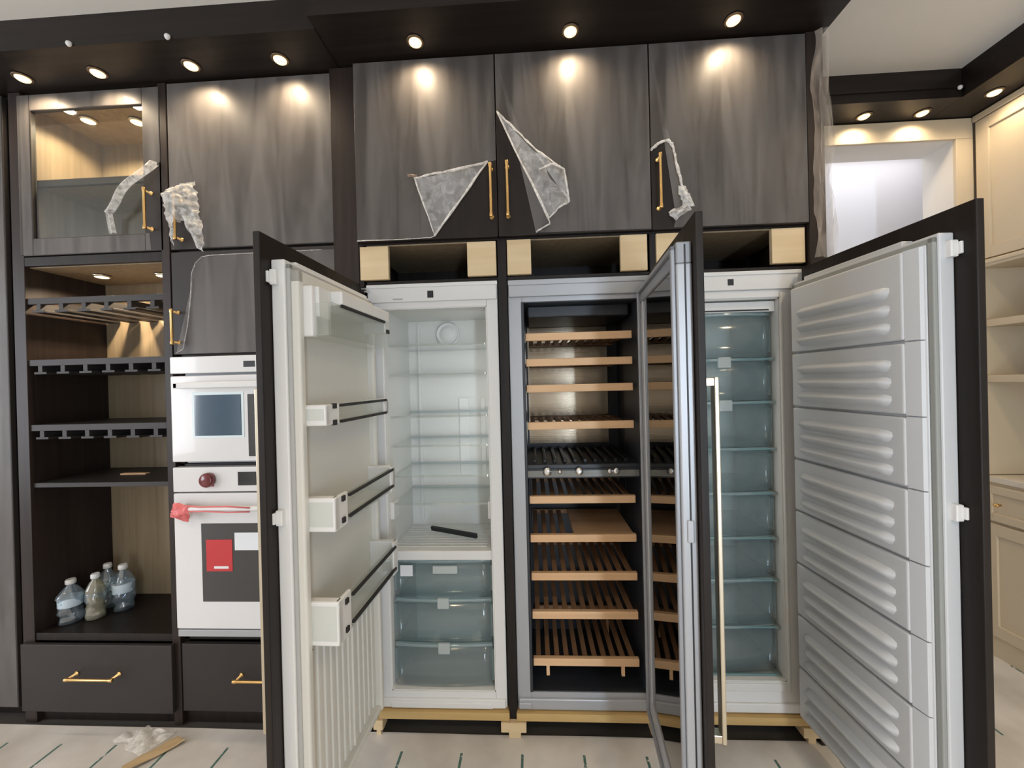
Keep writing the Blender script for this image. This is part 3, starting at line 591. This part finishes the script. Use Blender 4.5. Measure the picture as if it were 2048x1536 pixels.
class Door:
    """open door: local x runs from hinge to free edge, w points to the inner side"""
    def __init__(s, S, t, origin, u, sign, body_mat, z0=0.135, z1=1.858, wid=0.575):
        s.sign = sign
        mb = MB(); s._w(mb).box((0.012, -0.040*1, z0), (wid, 0.0, z1), 0.004); s.flip(mb)
        s.o = mb.build('door', body_mat, t, (origin[0]-t.location.x, origin[1]-t.location.y, -t.location.z))
        s.o.rotation_euler.z = math.atan2(u[1], u[0])
    def _w(s, mb): return mb
    def flip(s, mb):
        if s.sign < 0:
            for v in mb.bm.verts: v.co.y = -v.co.y
    def add(s, name, mb, mats):
        s.flip(mb); return mb.build(name, mats, s.o)
    def panel(s, lab=None):
        o = s.add('front_panel', MB().box((-0.002, -0.061, 0.10), (0.604, -0.041, 1.924), 0.002), DW); o['label'] = lab or 'dark wood front panel'
    def long_handle(s, z0=0.490, z1=1.492, u=0.535, mat=None):
        mb = MB(); mb.box((u-0.016, -0.110, z0), (u+0.016, -0.097, z1), 0.003); mb.box((u-0.014, -0.099, z0+0.002), (u+0.014, -0.061, z0+0.024), 0.002); mb.box((u-0.014, -0.099, z1-0.024), (u+0.014, -0.061, z1-0.002), 0.002)
        mb.lathe([(0.019, -0.066), (0.019, -0.061)], (u, 0, z0+0.013), 'y', 14); mb.lathe([(0.019, -0.066), (0.019, -0.061)], (u, 0, z1-0.013), 'y', 14)
        s.add('handle', mb, mat or PALEBR)
    def gasket(s, u0, u1, z0, z1, wd=0.016, mat=None):
        mb = MB()
        for a, b in (((u0, 0, z0), (u0+wd, 0.012, z1)), ((u1-wd, 0, z0), (u1, 0.012, z1)), ((u0, 0, z0), (u1, 0.012, z0+wd)), ((u0, 0, z1-wd), (u1, 0.012, z1))): mb.box(a, b, 0.003)
        s.add('gasket', mb, mat or GASK)
    def brackets(s, zs, e=0.575):
        for z in zs:
            mb = MB(); mb.box((e-0.01, -0.036, z-0.022), (e+0.015, -0.016, z+0.022), 0.003); mb.box((e, -0.041, z-0.016), (e+0.022, -0.034, z+0.016), 0.002); s.add('panel_bracket', mb, WHITEP)
def hinge(S, x, z, sgn, mat):
    mb = MB(); mb.box((x, YF-0.03, z-0.007), (x+sgn*0.05, YF+0.004, z+0.007), 0.003); mb.tube([(x, YF-0.022, z-0.010), (x, YF-0.022, z+0.010)], 0.007, 10); mb.box((x-sgn*0.015, YF-0.05, z-0.004), (x+sgn*0.01, YF-0.016, z+0.004), 0.001); S('hinge', mb, mat)

# ---- refrigerator
t = thing('refrigerator', 'white built-in refrigerator, left of three, its door open to the left showing door bins', 'refrigerator', (-0.42, 0.3, 0.10)); S = Sub(t)
cx0, cx1, cz0, cz1, dep = -0.640, -0.188, 0.168, 1.822, 0.39
shell(S, -0.7045, -0.1395, cx0, cx1, cz0, cz1, dep, WHITEP, WHITEC)
S('top_fascia', MB().box((-0.698, YF-0.012, 1.848), (-0.142, YF+0.006, 1.914), 0.003).box((-0.702, YF-0.016, 1.908), (-0.138, YF+0.006, 1.924), 0.002), WHITEP)
S('bottom_grille', MB().box((-0.698, YF-0.01, 0.104), (-0.146, YF+0.004, 0.142), 0.004).box((-0.640, YF-0.013, 0.104), (-0.20, YF-0.006, 0.128), 0.003), WHITEP)
S('display', MB().box((-0.438, YF-0.0135, 1.862), (-0.412, YF-0.010, 1.892), 0.001), BLACKP)
S('brand_mark', MB().box((-0.588, YF-0.0128, 1.857), (-0.545, YF-0.011, 1.863)), GASK)
hinge(S, -0.700, 1.90, -1, CHROME)
S('added_lamp_strip', MB().box((cx1-0.0075, 0.085, 1.05), (cx1-0.0045, 0.105, 1.70), 0.001), emit('fridge_fill_glow', (0.95, 0.98, 1.0), 1.5))  # unseen glowing strip and its light, added to brighten the refrigerator interior
la = area('added_interior_fill', (0, 0, 0), (-0.55, 1, 0), 0.02, 0.62, 0.8, (0.96, 0.98, 1.0)); la.parent = t; la.location = Vector((cx1-0.010, 0.095, 1.375))-S.o
fn = MB(); fn.lathe([(0.060, 0.0), (0.062, -0.010), (0.054, -0.016), (0.050, -0.008), (0.046, -0.006), (0.040, -0.014), (0.020, -0.018), (0.004, -0.019)], (-0.428, dep, 1.748), 'y', 32); S('fan_cover', fn, WHITEP)
S('back_column', MB().box((-0.585, dep-0.012, 0.80), (-0.575, dep+0.001, 1.80)).box((-0.38, dep-0.008, 1.05), (-0.33, dep+0.001, 1.42), 0.003).box((-0.27, dep-0.008, 1.05), (-0.245, dep+0.001, 1.42), 0.003), WHITEP)
for z in (1.668, 1.538, 1.352, 1.222, 1.088, 0.965):
    sh = S('shelf', MB().box((cx0+0.006, 0.09, z-0.004), (cx1-0.006, dep-0.02, z)), GLASSS)
    S('shelf_trim', MB().box((cx0+0.006, 0.084, z-0.007), (cx1-0.006, 0.091, z+0.003), 0.001), CLEARP, sh)
    S('shelf_edge', MB().box((cx0+0.010, dep-0.024, z-0.004), (cx1-0.010, dep-0.019, z+0.006)), plain('shelf_back_edge', (0.42, 0.46, 0.46), 0.3) if z > 1.6 else MATS['shelf_back_edge'], sh)
S('side_rail', MB().box((cx0, 0.07, 0.90), (cx0+0.018, 0.14, 0.975), 0.003), WHITEP); S('side_rail', MB().box((cx1-0.018, 0.07, 0.90), (cx1, 0.14, 0.975), 0.003), WHITEP)
S('divider_shelf', MB().box((cx0, 0.052, 0.728), (cx1, dep, 0.768), 0.004), WHITEP)
sr = MB()
for k in range(9): sr.box((cx0+0.012, 0.10+k*0.03, 0.768), (cx1-0.03, 0.106+k*0.03, 0.771))
S('divider_ribs', sr, WHITEC)
b = MB(); b.prism([(-0.05+0.0, 0.0), (0.05, 0.0), (0.05, 0.012), (-0.05, 0.012)], 'z', 0, 0.02)
o = b.build('glass_rail', BLACKP); o.scale = (2.55, 1, 1); o.location = (-0.385, 0.185, 0.790); o.rotation_euler.z = -0.42; o.rotation_euler.x = 0.3
tag(o, 'dark loose shelf rail lying inside the white refrigerator above the drawers', 'rail')
def drawer(S, x0, x1, z0, z1, y0, dep, lip=0.0, grip=True, bow=0.012):
    mb = MB(); n = 10; yf = lambda k: y0-bow*math.sin(math.pi*k/n)
    fr = [(x0+(x1-x0)*k/n, yf(k)) for k in range(n+1)]
    pr = fr+[(p[0], p[1]+0.005) for p in fr[::-1]]; mb.prism(pr, 'z', z0, z1, True)
    mb.box((x0, y0, z0), (x0+0.003, dep, z1)); mb.box((x1-0.003, y0, z0), (x1, dep, z1)); mb.box((x0, y0, z0), (x1, dep, z0+0.003))
    o = S('drawer', mb, GLASSB)
    e = MB(); pr = [(p[0], p[1]-0.008) for p in fr]+[(p[0], p[1]+0.008) for p in fr[::-1]]; e.prism(pr, 'z', z1-0.002, z1+0.010, True)
    e.box((x0-0.004, y0, z0+0.02), (x0+0.006, y0+0.02, z1-0.02), 0.002); e.box((x1-0.006, y0, z0+0.02), (x1+0.004, y0+0.02, z1-0.02), 0.002)
    S('drawer_rim', e, MATS.get('drawer_rim_plastic') or clear('drawer_rim_plastic', (0.74, 0.86, 0.88), 0.06, 0.08, 0.35, (0.55, 0.68, 0.70)), o)
    if grip:
        xc_ = (x0+x1)/2+0.004
        S('grip', MB().box((xc_-0.026, y0-bow-0.012, z1-0.030), (xc_+0.026, y0-bow+0.004, z1+0.016), 0.004), MATS.get('grip_plastic') or clear('grip_plastic', (0.85, 0.9, 0.9), 0.05, 0.1, 0.6, (0.62, 0.68, 0.68)), o)
    return o
drawer(S, cx0+0.012, cx1-0.012, 0.560, 0.712, 0.085, dep-0.01, grip=False)
drawer(S, cx0+0.012, cx1-0.012, 0.366, 0.545, 0.075, dep-0.01)
drawer(S, cx0+0.012, cx1-0.012, 0.176, 0.352, 0.070, dep-0.01)
S('drawer_handle', MB().box((-0.455, 0.058, 0.665), (-0.345, 0.070, 0.700), 0.004), MATS['grip_plastic'])
S('care_label', MB().box((-0.600, 0.068, 0.652), (-0.545, 0.071, 0.700)), PAPERW)
# open door
D = Door(S, t, (-0.677, 0.002), (-0.03, -0.9995), 1, WHITEP, wid=0.562)
D.panel('dark wood front panel, seen edge-on'); D.long_handle(); D.gasket(0.018, 0.556, 0.142, 1.846); D.brackets((1.805, 1.125), 0.562)
cap = MB(); cap.box((0.02, -0.038, 1.852), (0.50, -0.004, 1.868), 0.004); D.add('top_cover', cap, WHITEP)
ln = MB()
for a, b_ in (((0.034, 0.002, 0.160), (0.060, 0.034, 1.830)), ((0.524, 0.002, 0.160), (0.550, 0.034, 1.830)), ((0.034, 0.002, 1.790), (0.550, 0.034, 1.830)), ((0.034, 0.002, 0.160), (0.550, 0.030, 0.185))): ln.box(a, b_, 0.007, 3)
ln.box((0.05, 0.001, 0.17), (0.54, 0.008, 1.81))
for k in range(12): ln.box((0.072+k*0.0375, 0.006, 0.20), (0.072+k*0.0375+0.024, 0.014, 0.70), 0.004)
ln.box((0.255, 0.006, 0.20), (0.262, 0.020, 0.70), 0.002)
D.add('inner_liner', ln, plain('cream_white_liner', (0.68, 0.66, 0.60), 0.42))
def door_bin(z0, z1, w1, rails, lid=False):
    mb = MB(); mb.slot(0)
    mb.box((0.498, 0.006, z0), (0.528, w1, z1), 0.005); mb.box((0.056, 0.006, z0), (0.084, w1, z1), 0.005); mb.box((0.07, 0.006, z0), (0.51, w1-0.01, z0+0.006), 0.002)
    mb.box((0.45, w1-0.012, z0), (0.525, w1, z1), 0.003); mb.box((0.058, w1-0.012, z0), (0.10, w1, z1), 0.003)
    mb.slot(1); mb.box((0.09, w1-0.008, z0+0.004), (0.47, w1-0.004, z1-0.004)); mb.box((0.527, 0.03, z0+0.016), (0.5295, w1-0.006, z1-0.012), 0.001)
    mb.slot(2)
    for z in rails: mb.box((0.085, w1-0.003, z-0.0045), (0.445, w1+0.006, z+0.0045), 0.001); mb.box((0.474, w1-0.006, z-0.008), (0.490, w1+0.006, z+0.008), 0.001)
    o = D.add('door_bin', mb, [WHITEP, CLEARP, MATS.get('dark_chrome') or plain('dark_chrome', (0.03, 0.028, 0.026), 0.55, 0.0, spec=0.2)])
    return o
door_bin(1.378, 1.440, 0.092, (1.384, 1.434)); door_bin(1.068, 1.168, 0.112, (1.090, 1.155)); door_bin(0.735, 0.865, 0.115, (0.760, 0.845))
# covered compartment at the top
mb = MB(); mb.slot(0); mb.box((0.498, 0.006, 1.640), (0.528, 0.060, 1.790), 0.006); mb.box((0.056, 0.006, 1.700), (0.09, 0.100, 1.785), 0.005); mb.box((0.058, 0.006, 1.745), (0.44, 0.105, 1.790), 0.006)
mb.box((0.44, 0.006, 1.70), (0.51, 0.070, 1.79), 0.004)
mb.slot(1); mb.box((0.07, 0.094, 1.648), (0.50, 0.100, 1.745)); mb.box((0.07, 0.006, 1.642), (0.51, 0.098, 1.647)); mb.box((0.505, 0.03, 1.645), (0.512, 0.098, 1.74))
mb.slot(2); mb.box((0.10, 0.098, 1.738), (0.44, 0.106, 1.748), 0.002); mb.box((0.06, 0.100, 1.70), (0.085, 0.106, 1.716), 0.002)
D.add('covered_compartment', mb, [WHITEP, CLEARP, MATS['dark_chrome']])

# ---- wine cooler
t = thing('wine_cooler', 'grey wine cooler in the middle with wooden bottle shelves and open glass door', 'wine cooler', (0.205, 0.3, 0.10)); S = Sub(t)
wx0, wx1 = -0.0945, 0.4965; cx0, cx1, cz0, cz1, dep = -0.034, 0.450, 0.172, 1.832, 0.47
shell(S, wx0, wx1, cx0, cx1, cz0, cz1, dep, GREYL, CAVD)
S('rim', MB().box((cx0-0.006, YF-0.003, cz0), (cx0+0.006, YF+0.01, cz1), 0.002).box((cx1-0.006, YF-0.003, cz0), (cx1+0.006, YF+0.01, cz1), 0.002), CAVD)
S('top_fascia', MB().box((wx0+0.004, YF-0.014, 1.852), (wx1-0.004, YF+0.006, 1.902), 0.003).box((wx0+0.002, YF-0.018, 1.900), (wx1-0.002, YF+0.006, 1.922), 0.002), GREYL)
S('bottom_grille', MB().box((wx0+0.006, YF-0.012, 0.104), (wx1-0.006, YF+0.004, 0.150), 0.004).box((wx0+0.006, YF-0.018, 0.112), (wx0+0.06, YF, 0.136), 0.003), GREYL)
hinge(S, 0.492, 1.90, 1, CHROME)
S('back_plate', MB().box((cx0+0.012, dep-0.008, 1.165), (cx1-0.055, dep+0.001, 1.78), 0.001), STEEL)
S('back_plate', MB().box((cx0+0.012, dep-0.008, 0.19), (cx1-0.02, dep+0.001, 1.02), 0.001), CAVD)
S('side_track', MB().box((cx1-0.006, 0.33, 0.2), (cx1-0.001, 0.35, 1.80)), BLACKP); S('top_vent', MB().box((cx0+0.02, 0.12, cz1-0.055), (cx1-0.02, dep-0.02, cz1-0.004), 0.006), CAVD)
fx0, fx1 = -0.024, 0.426
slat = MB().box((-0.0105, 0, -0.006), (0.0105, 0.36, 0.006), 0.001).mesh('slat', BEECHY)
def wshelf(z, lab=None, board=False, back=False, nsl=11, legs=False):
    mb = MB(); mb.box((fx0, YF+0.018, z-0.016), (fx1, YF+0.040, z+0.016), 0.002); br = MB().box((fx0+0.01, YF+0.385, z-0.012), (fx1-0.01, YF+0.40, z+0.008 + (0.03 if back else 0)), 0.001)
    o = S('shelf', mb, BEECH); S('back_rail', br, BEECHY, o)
    if legs:
        for x in (fx0+0.055, fx1-0.075):
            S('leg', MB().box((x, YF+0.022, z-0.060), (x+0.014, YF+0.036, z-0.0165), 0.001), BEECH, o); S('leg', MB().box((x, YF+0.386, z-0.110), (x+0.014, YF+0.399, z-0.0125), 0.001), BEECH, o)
    for k in range(nsl):
        x = fx0+0.022+k*(fx1-fx0-0.044)/(nsl-1)
        if board and x > 0.15: continue
        put(slat, 'slat', o, Vector((x, YF+0.036, z))-S.o)
    if board: S('display_board', MB().box((0.165, YF+0.04, z-0.006), (fx1-0.004, YF+0.385, z+0.008), 0.001), BEECH, o)
    return o
for z in (1.684, 1.574, 1.462, 1.302): wshelf(z)
wshelf(0.984); wshelf(0.818, board=True); wshelf(0.654); wshelf(0.488); wshelf(0.286, legs=True, back=True)
# dark divider shelf with lamps
o = S('divider_shelf', MB().box((cx0, YF+0.02, 1.085), (cx1, dep, 1.135), 0.003).box((cx0+0.004, YF+0.012, 1.078), (cx1-0.004, YF+0.022, 1.118), 0.002), CAVD)
sl = MB()
for k in range(10): sl.box((cx0+0.03+k*0.044, YF+0.06, 1.135), (cx0+0.044+k*0.044, dep-0.02, 1.150), 0.002)
S('divider_slats', sl, BLACKP, o)
for x, r in ((0.055, 0.020), (0.108, 0.010), (0.190, 0.018), (0.318, 0.012), (0.345, 0.015)):
    S('chrome_knob', MB().lathe([(r*0.6, 0), (r, -0.006), (r*0.9, -0.014), (r*0.3, -0.018)], (x, YF+0.012, 1.108), 'y', 16), CHROME, o)
S('clear_strip', MB().box((cx0+0.006, YF+0.004, 1.086), (cx1-0.01, YF+0.008, 1.112)), CLEARP, o)
# open glass door
D = Door(S, t, (0.4451, 0.007), (-0.09, -0.996), -1, GREYM, 1.80, 1.858)
for a, b_, nm in (((0.012, -0.040, 0.135), (0.070, 0.0, 1.80), 'hinge_stile'), ((0.505, -0.040, 0.135), (0.575, 0.0, 1.80), 'free_stile'), ((0.070, -0.040, 0.135), (0.505, 0.0, 0.215), 'bottom_rail')):
    D.add(nm, MB().box(a, b_, 0.004), GREYL)
fpn = MB(); fpn.box((-0.002, -0.061, 0.10), (0.085, -0.041, 1.924), 0.002); fpn.box((0.50, -0.061, 0.10), (0.604, -0.041, 1.924), 0.002); fpn.box((0.085, -0.061, 1.78), (0.50, -0.041, 1.924), 0.001); fpn.box((0.085, -0.061, 0.10), (0.50, -0.041, 0.24), 0.001)
o = D.add('front_panel', fpn, DW); o['label'] = 'dark wood frame panel'
D.add('glass_pane', MB().box((0.068, -0.016, 0.213), (0.507, -0.006, 1.802)), GLASSW)
D.add('back_glass', MB().box((0.068, -0.036, 0.213), (0.507, -0.030, 1.802)), BLK)
D.gasket(0.018, 0.566, 0.142, 1.850, 0.014, GREYM); D.long_handle()
D.add('lock', MB().box((0.572, -0.030, 1.05), (0.580, -0.012, 1.11), 0.003), GREYL)
D.add('edge_groove', MB().box((0.5745, -0.024, 0.14), (0.5765, -0.020, 1.85)), BLACKP)

# ---- freezer
t = thing('freezer', 'white built-in freezer, right of three, with blue clear drawers and ribbed open door', 'freezer', (0.82, 0.3, 0.10)); S = Sub(t)
zx0, zx1 = 0.5285, 1.1175; cx0, cx1, cz0, cz1, dep = 0.592, 1.022, 0.225, 1.815, 0.42
shell(S, zx0, zx1, cx0, cx1, cz0, cz1, dep, WHITEP, WHITEC)
S('frame_step', MB().box((cx1, YF-0.006, 0.19), (cx1+0.012, YF+0.01, 1.835), 0.003).box((cx0-0.012, YF-0.006, 0.19), (cx0, YF+0.01, 1.835), 0.003).box((cx0, YF-0.006, 0.19), (cx1, YF+0.01, 0.222), 0.003), WHITEC)
S('top_fascia', MB().box((zx0+0.004, YF-0.012, 1.848), (zx1-0.004, YF+0.006, 1.914), 0.003).box((zx0+0.002, YF-0.016, 1.908), (zx1-0.002, YF+0.006, 1.924), 0.002).box((cx0, YF-0.004, 1.816), (cx1, YF+0.008, 1.846), 0.002), WHITEP)
S('bottom_grille', MB().box((zx0+0.006, YF-0.01, 0.104), (zx1-0.012, YF+0.004, 0.142), 0.004), WHITEP)
S('display', MB().box((0.812, YF-0.0135, 1.868), (0.836, YF-0.010, 1.894), 0.001), BLACKP)
hinge(S, 1.112, 1.905, 1, CHROME)
S('added_lamp_strip', MB().box((cx0+0.0045, 0.052, 0.75), (cx0+0.0075, 0.066, 1.70), 0.001), emit('freezer_fill_glow', (0.95, 0.98, 1.0), 1.5))  # strip and light added on the hidden wall to lift the freezer interior
la = area('added_interior_fill', (0, 0, 0), (0.55, 1, 0), 0.014, 0.9, 0.7, (0.97, 0.99, 1.0)); la.parent = t; la.location = Vector((cx0+0.010, 0.059, 1.225))-S.o
S('vent_bar', MB().box((cx0+0.004, 0.062, 1.762), (cx1-0.004, 0.082, 1.806), 0.004), WHITEP); S('vent_slot', MB().box((cx0+0.06, 0.060, 1.766), (cx1-0.03, 0.0625, 1.772)), BLACKP)
zz = [1.756, 1.566, 1.384, 1.188, 1.000, 0.812, 0.634, 0.436, 0.236]
for i in range(8):
    z1, z0 = zz[i]-0.006, zz[i+1]+0.006
    drawer(S, cx0+0.012, cx1-0.012, z0, z1, 0.092+0.004*(i % 2), dep-0.01, grip=i in (1, 2), bow=0.02)
    S('shelf_glass', MB().box((cx0+0.006, 0.075, zz[i+1]-0.004), (cx1-0.006, dep-0.01, zz[i+1]+0.001)), GLASSS)
    S('shelf_front', MB().box((cx0+0.006, 0.070, zz[i+1]-0.005), (cx1-0.006, 0.0755, zz[i+1]+0.002)), GLEDGE)
    S('runner', MB().box((cx1-0.030, 0.062, zz[i+1]-0.010), (cx1-0.006, 0.10, zz[i+1]+0.006), 0.003), CLEARP)
D = Door(S, t, (1.0489, 0.0003), (0.05, -0.99875), -1, FRZ, wid=0.553)
D.panel('dark wood front panel seen from inside'); D.long_handle(); D.gasket(0.018, 0.549, 0.142, 1.848, 0.016, plain('olive_gasket', (0.30, 0.31, 0.29), 0.6)); D.brackets((1.812, 1.122), 0.553)
D.add('top_cover', MB().box((0.06, -0.038, 1.852), (0.45, -0.004, 1.872), 0.004), FRZ)
zl = [1.832, 1.578, 1.370, 1.168, 0.966, 0.760, 0.556, 0.352, 0.150]
ln = MB(); ln.box((0.036, 0.001, 0.148), (0.532, 0.016, 1.834), 0.004); D.add('inner_liner', ln, FRZ)
for i in range(8):
    mb = MB(); z1, z0 = zl[i]-0.004, zl[i+1]+0.004; mb.box((0.038, 0.010, z0), (0.486, 0.034, z1), 0.006, 3)
    mb.prism([(0.484, 0.012), (0.530, 0.012), (0.524, 0.024), (0.486, 0.030)], 'z', z0-0.002, z1+0.002)
    h = min(z1-z0, 0.205)
    for k in range(3):
        zc = z0+h*(0.20+0.255*k)
        prof = [(0.030, zc-0.026), (0.042, zc-0.016), (0.056, zc-0.004), (0.053, zc+0.004), (0.030, zc+0.018)]
        n0 = len(mb.bm.verts)
        rings = []
        for uu, sc_ in ((0.075, 0.0), (0.09, 0.8), (0.11, 1.0), (0.415, 1.0), (0.435, 0.8), (0.452, 0.0)):
            rings.append([mb.bm.verts.new((uu, 0.030+(p[0]-0.030)*sc_, zc+(p[1]-zc)*(0.6+0.4*sc_))) for p in prof])
        fs = []
        for a in range(len(rings)-1):
            for q in range(4): fs.append(mb.bm.faces.new((rings[a][q], rings[a][q+1], rings[a+1][q+1], rings[a+1][q])))
        mb._done(fs, True)
    D.add('ribbed_section', mb, FRZ)

# ------------------------------------------------------------------ cream cabinets on the right
RX = 2.384
def shaker(S, name, y0, y1, z0, z1, parent=None, mat=None, fr=0.06):
    mb = MB(); mat = mat or CREAM
    mb.box((RX-0.02, y0, z0), (RX, y0+fr, z1), 0.002); mb.box((RX-0.02, y1-fr, z0), (RX, y1, z1), 0.002); mb.box((RX-0.02, y0+fr, z0), (RX, y1-fr, z0+fr), 0.002); mb.box((RX-0.02, y0+fr, z1-fr), (RX, y1-fr, z1), 0.002); mb.box((RX-0.010, y0+fr-0.002, z0+fr-0.002), (RX, y1-fr+0.002, z1-fr+0.002))
    return S(name, mb, mat, parent)
t = thing('wall_cabinet', 'cream shaker wall cabinet with light rail, on the far right', 'cabinet', (2.7, 0.0, 2.03)); S = Sub(t)
S('carcass', MB().box((RX, -1.2, 2.05), (2.99, 0.585, 2.838)), CREAM)
for y1 in (0.575, -0.01, -0.595): shaker(S, 'door', y1-0.575, y1, 2.075, 2.800)
lr = MB(); lr.box((RX-0.024, -1.2, 2.030), (2.99, 0.588, 2.052), 0.004); lr.box((RX-0.030, -1.2, 2.044), (RX+0.01, 0.588, 2.066), 0.005); S('light_rail', lr, CREAM)
cr = MB(); cr.box((RX-0.022, -1.2, 2.806), (RX+0.01, 0.588, 2.838), 0.004); S('crown_strip', cr, CREAM)
t = thing('open_shelf_unit', 'cream open shelf unit between the worktop and wall cabinet on the right', 'shelf unit', (2.7, 0.0, 0.94)); S = Sub(t)
S('back_panel', MB().box((2.74, -1.2, 0.945), (2.76, 0.585, 2.03)), plain('tan_cream_paint', (0.44, 0.34, 0.18), 0.5)); S('end_panel', MB().box((RX, 0.57, 0.945), (2.76, 0.59, 2.03), 0.001), CREAM); S('end_panel', MB().box((RX, -1.2, 0.945), (2.76, -1.18, 2.03), 0.001), CREAM)
for z in (1.74, 1.45): S('shelf', MB().box((RX, -1.18, z-0.018), (2.74, 0.57, z+0.018), 0.002), CREAM)
tag(MB().box((RX-0.012, -1.22, 0.912), (2.99, 0.588, 0.942), 0.003).build('worktop', STONE), 'cream stone worktop on the far right cabinet', 'worktop')
t = thing('base_cabinet', 'cream shaker base cabinet with small knobs on the far right', 'cabinet', (2.7, 0.0, 0)); S = Sub(t)
S('carcass', MB().box((RX, -1.2, 0.10), (2.99, 0.585, 0.910)), CREAM)
for y1 in (0.575, -0.01, -0.595):
    dr = shaker(S, 'drawer', y1-0.575, y1, 0.715, 0.895, fr=0.04); S('knob', MB().lathe([(0.006, 0), (0.006, -0.012), (0.011, -0.020), (0.008, -0.028), (0.002, -0.029)], (RX-0.02, y1-0.08, 0.805), 'x', 14), BRASS, dr)
    shaker(S, 'door', y1-0.575, y1, 0.115, 0.700)
n = 14; pl = [(0.588, 0.0), (0.588, 0.115), (-1.2, 0.115), (-1.2, 0.0), (-1.08, 0.0)]
pl += [(-1.08+0.09*(1-math.cos(math.pi/2*k/6)), 0.07*math.sin(math.pi/2*k/6)) for k in range(1, 7)]+[(0.40-0.09+0.09*math.sin(math.pi/2*k/6), 0.07*math.cos(math.pi/2*k/6)) for k in range(0, 7)]
S('valance_plinth', MB().prism(pl, 'x', RX-0.006, RX+0.016), CREAM); S('toe_kick', MB().box((RX+0.05, -1.2, 0), (RX+0.07, 0.588, 0.10)), DW)

# ------------------------------------------------------------------ scraps on the floor
sc_ = MB(); sc_.patch((-1.83, -0.05, 0.006), (-1.63, -0.12, 0.006), (-1.58, 0.0, 0.008), (-1.79, 0.0, 0.008), 18, 14, lambda u, v, p: Vector((0.012*noise.noise(p*20), 0.012*noise.noise(p*20+Vector((5, 0, 0))), 0.045*abs(noise.noise(p*16+Vector((0, 9, 0))))*math.sin(math.pi*u)**0.5)))
tag(sc_.build('plastic_scrap', CRUMP), 'crumpled clear plastic scrap on the floor before the display cabinet', 'plastic scrap')
sc_ = MB(); sc_.patch((-1.66, -0.165, 0.006), (-1.62, -0.19, 0.006), (-1.50, -0.05, 0.008), (-1.55, -0.03, 0.008), 12, 6, lambda u, v, p: Vector((0, 0, 0.015*abs(noise.noise(p*25))+0.003)))
tag(sc_.build('tape_scrap', plain('tan_tape', (0.50, 0.36, 0.20), 0.4)), 'twisted tan strip of packing tape beside the plastic scrap on the floor', 'tape')
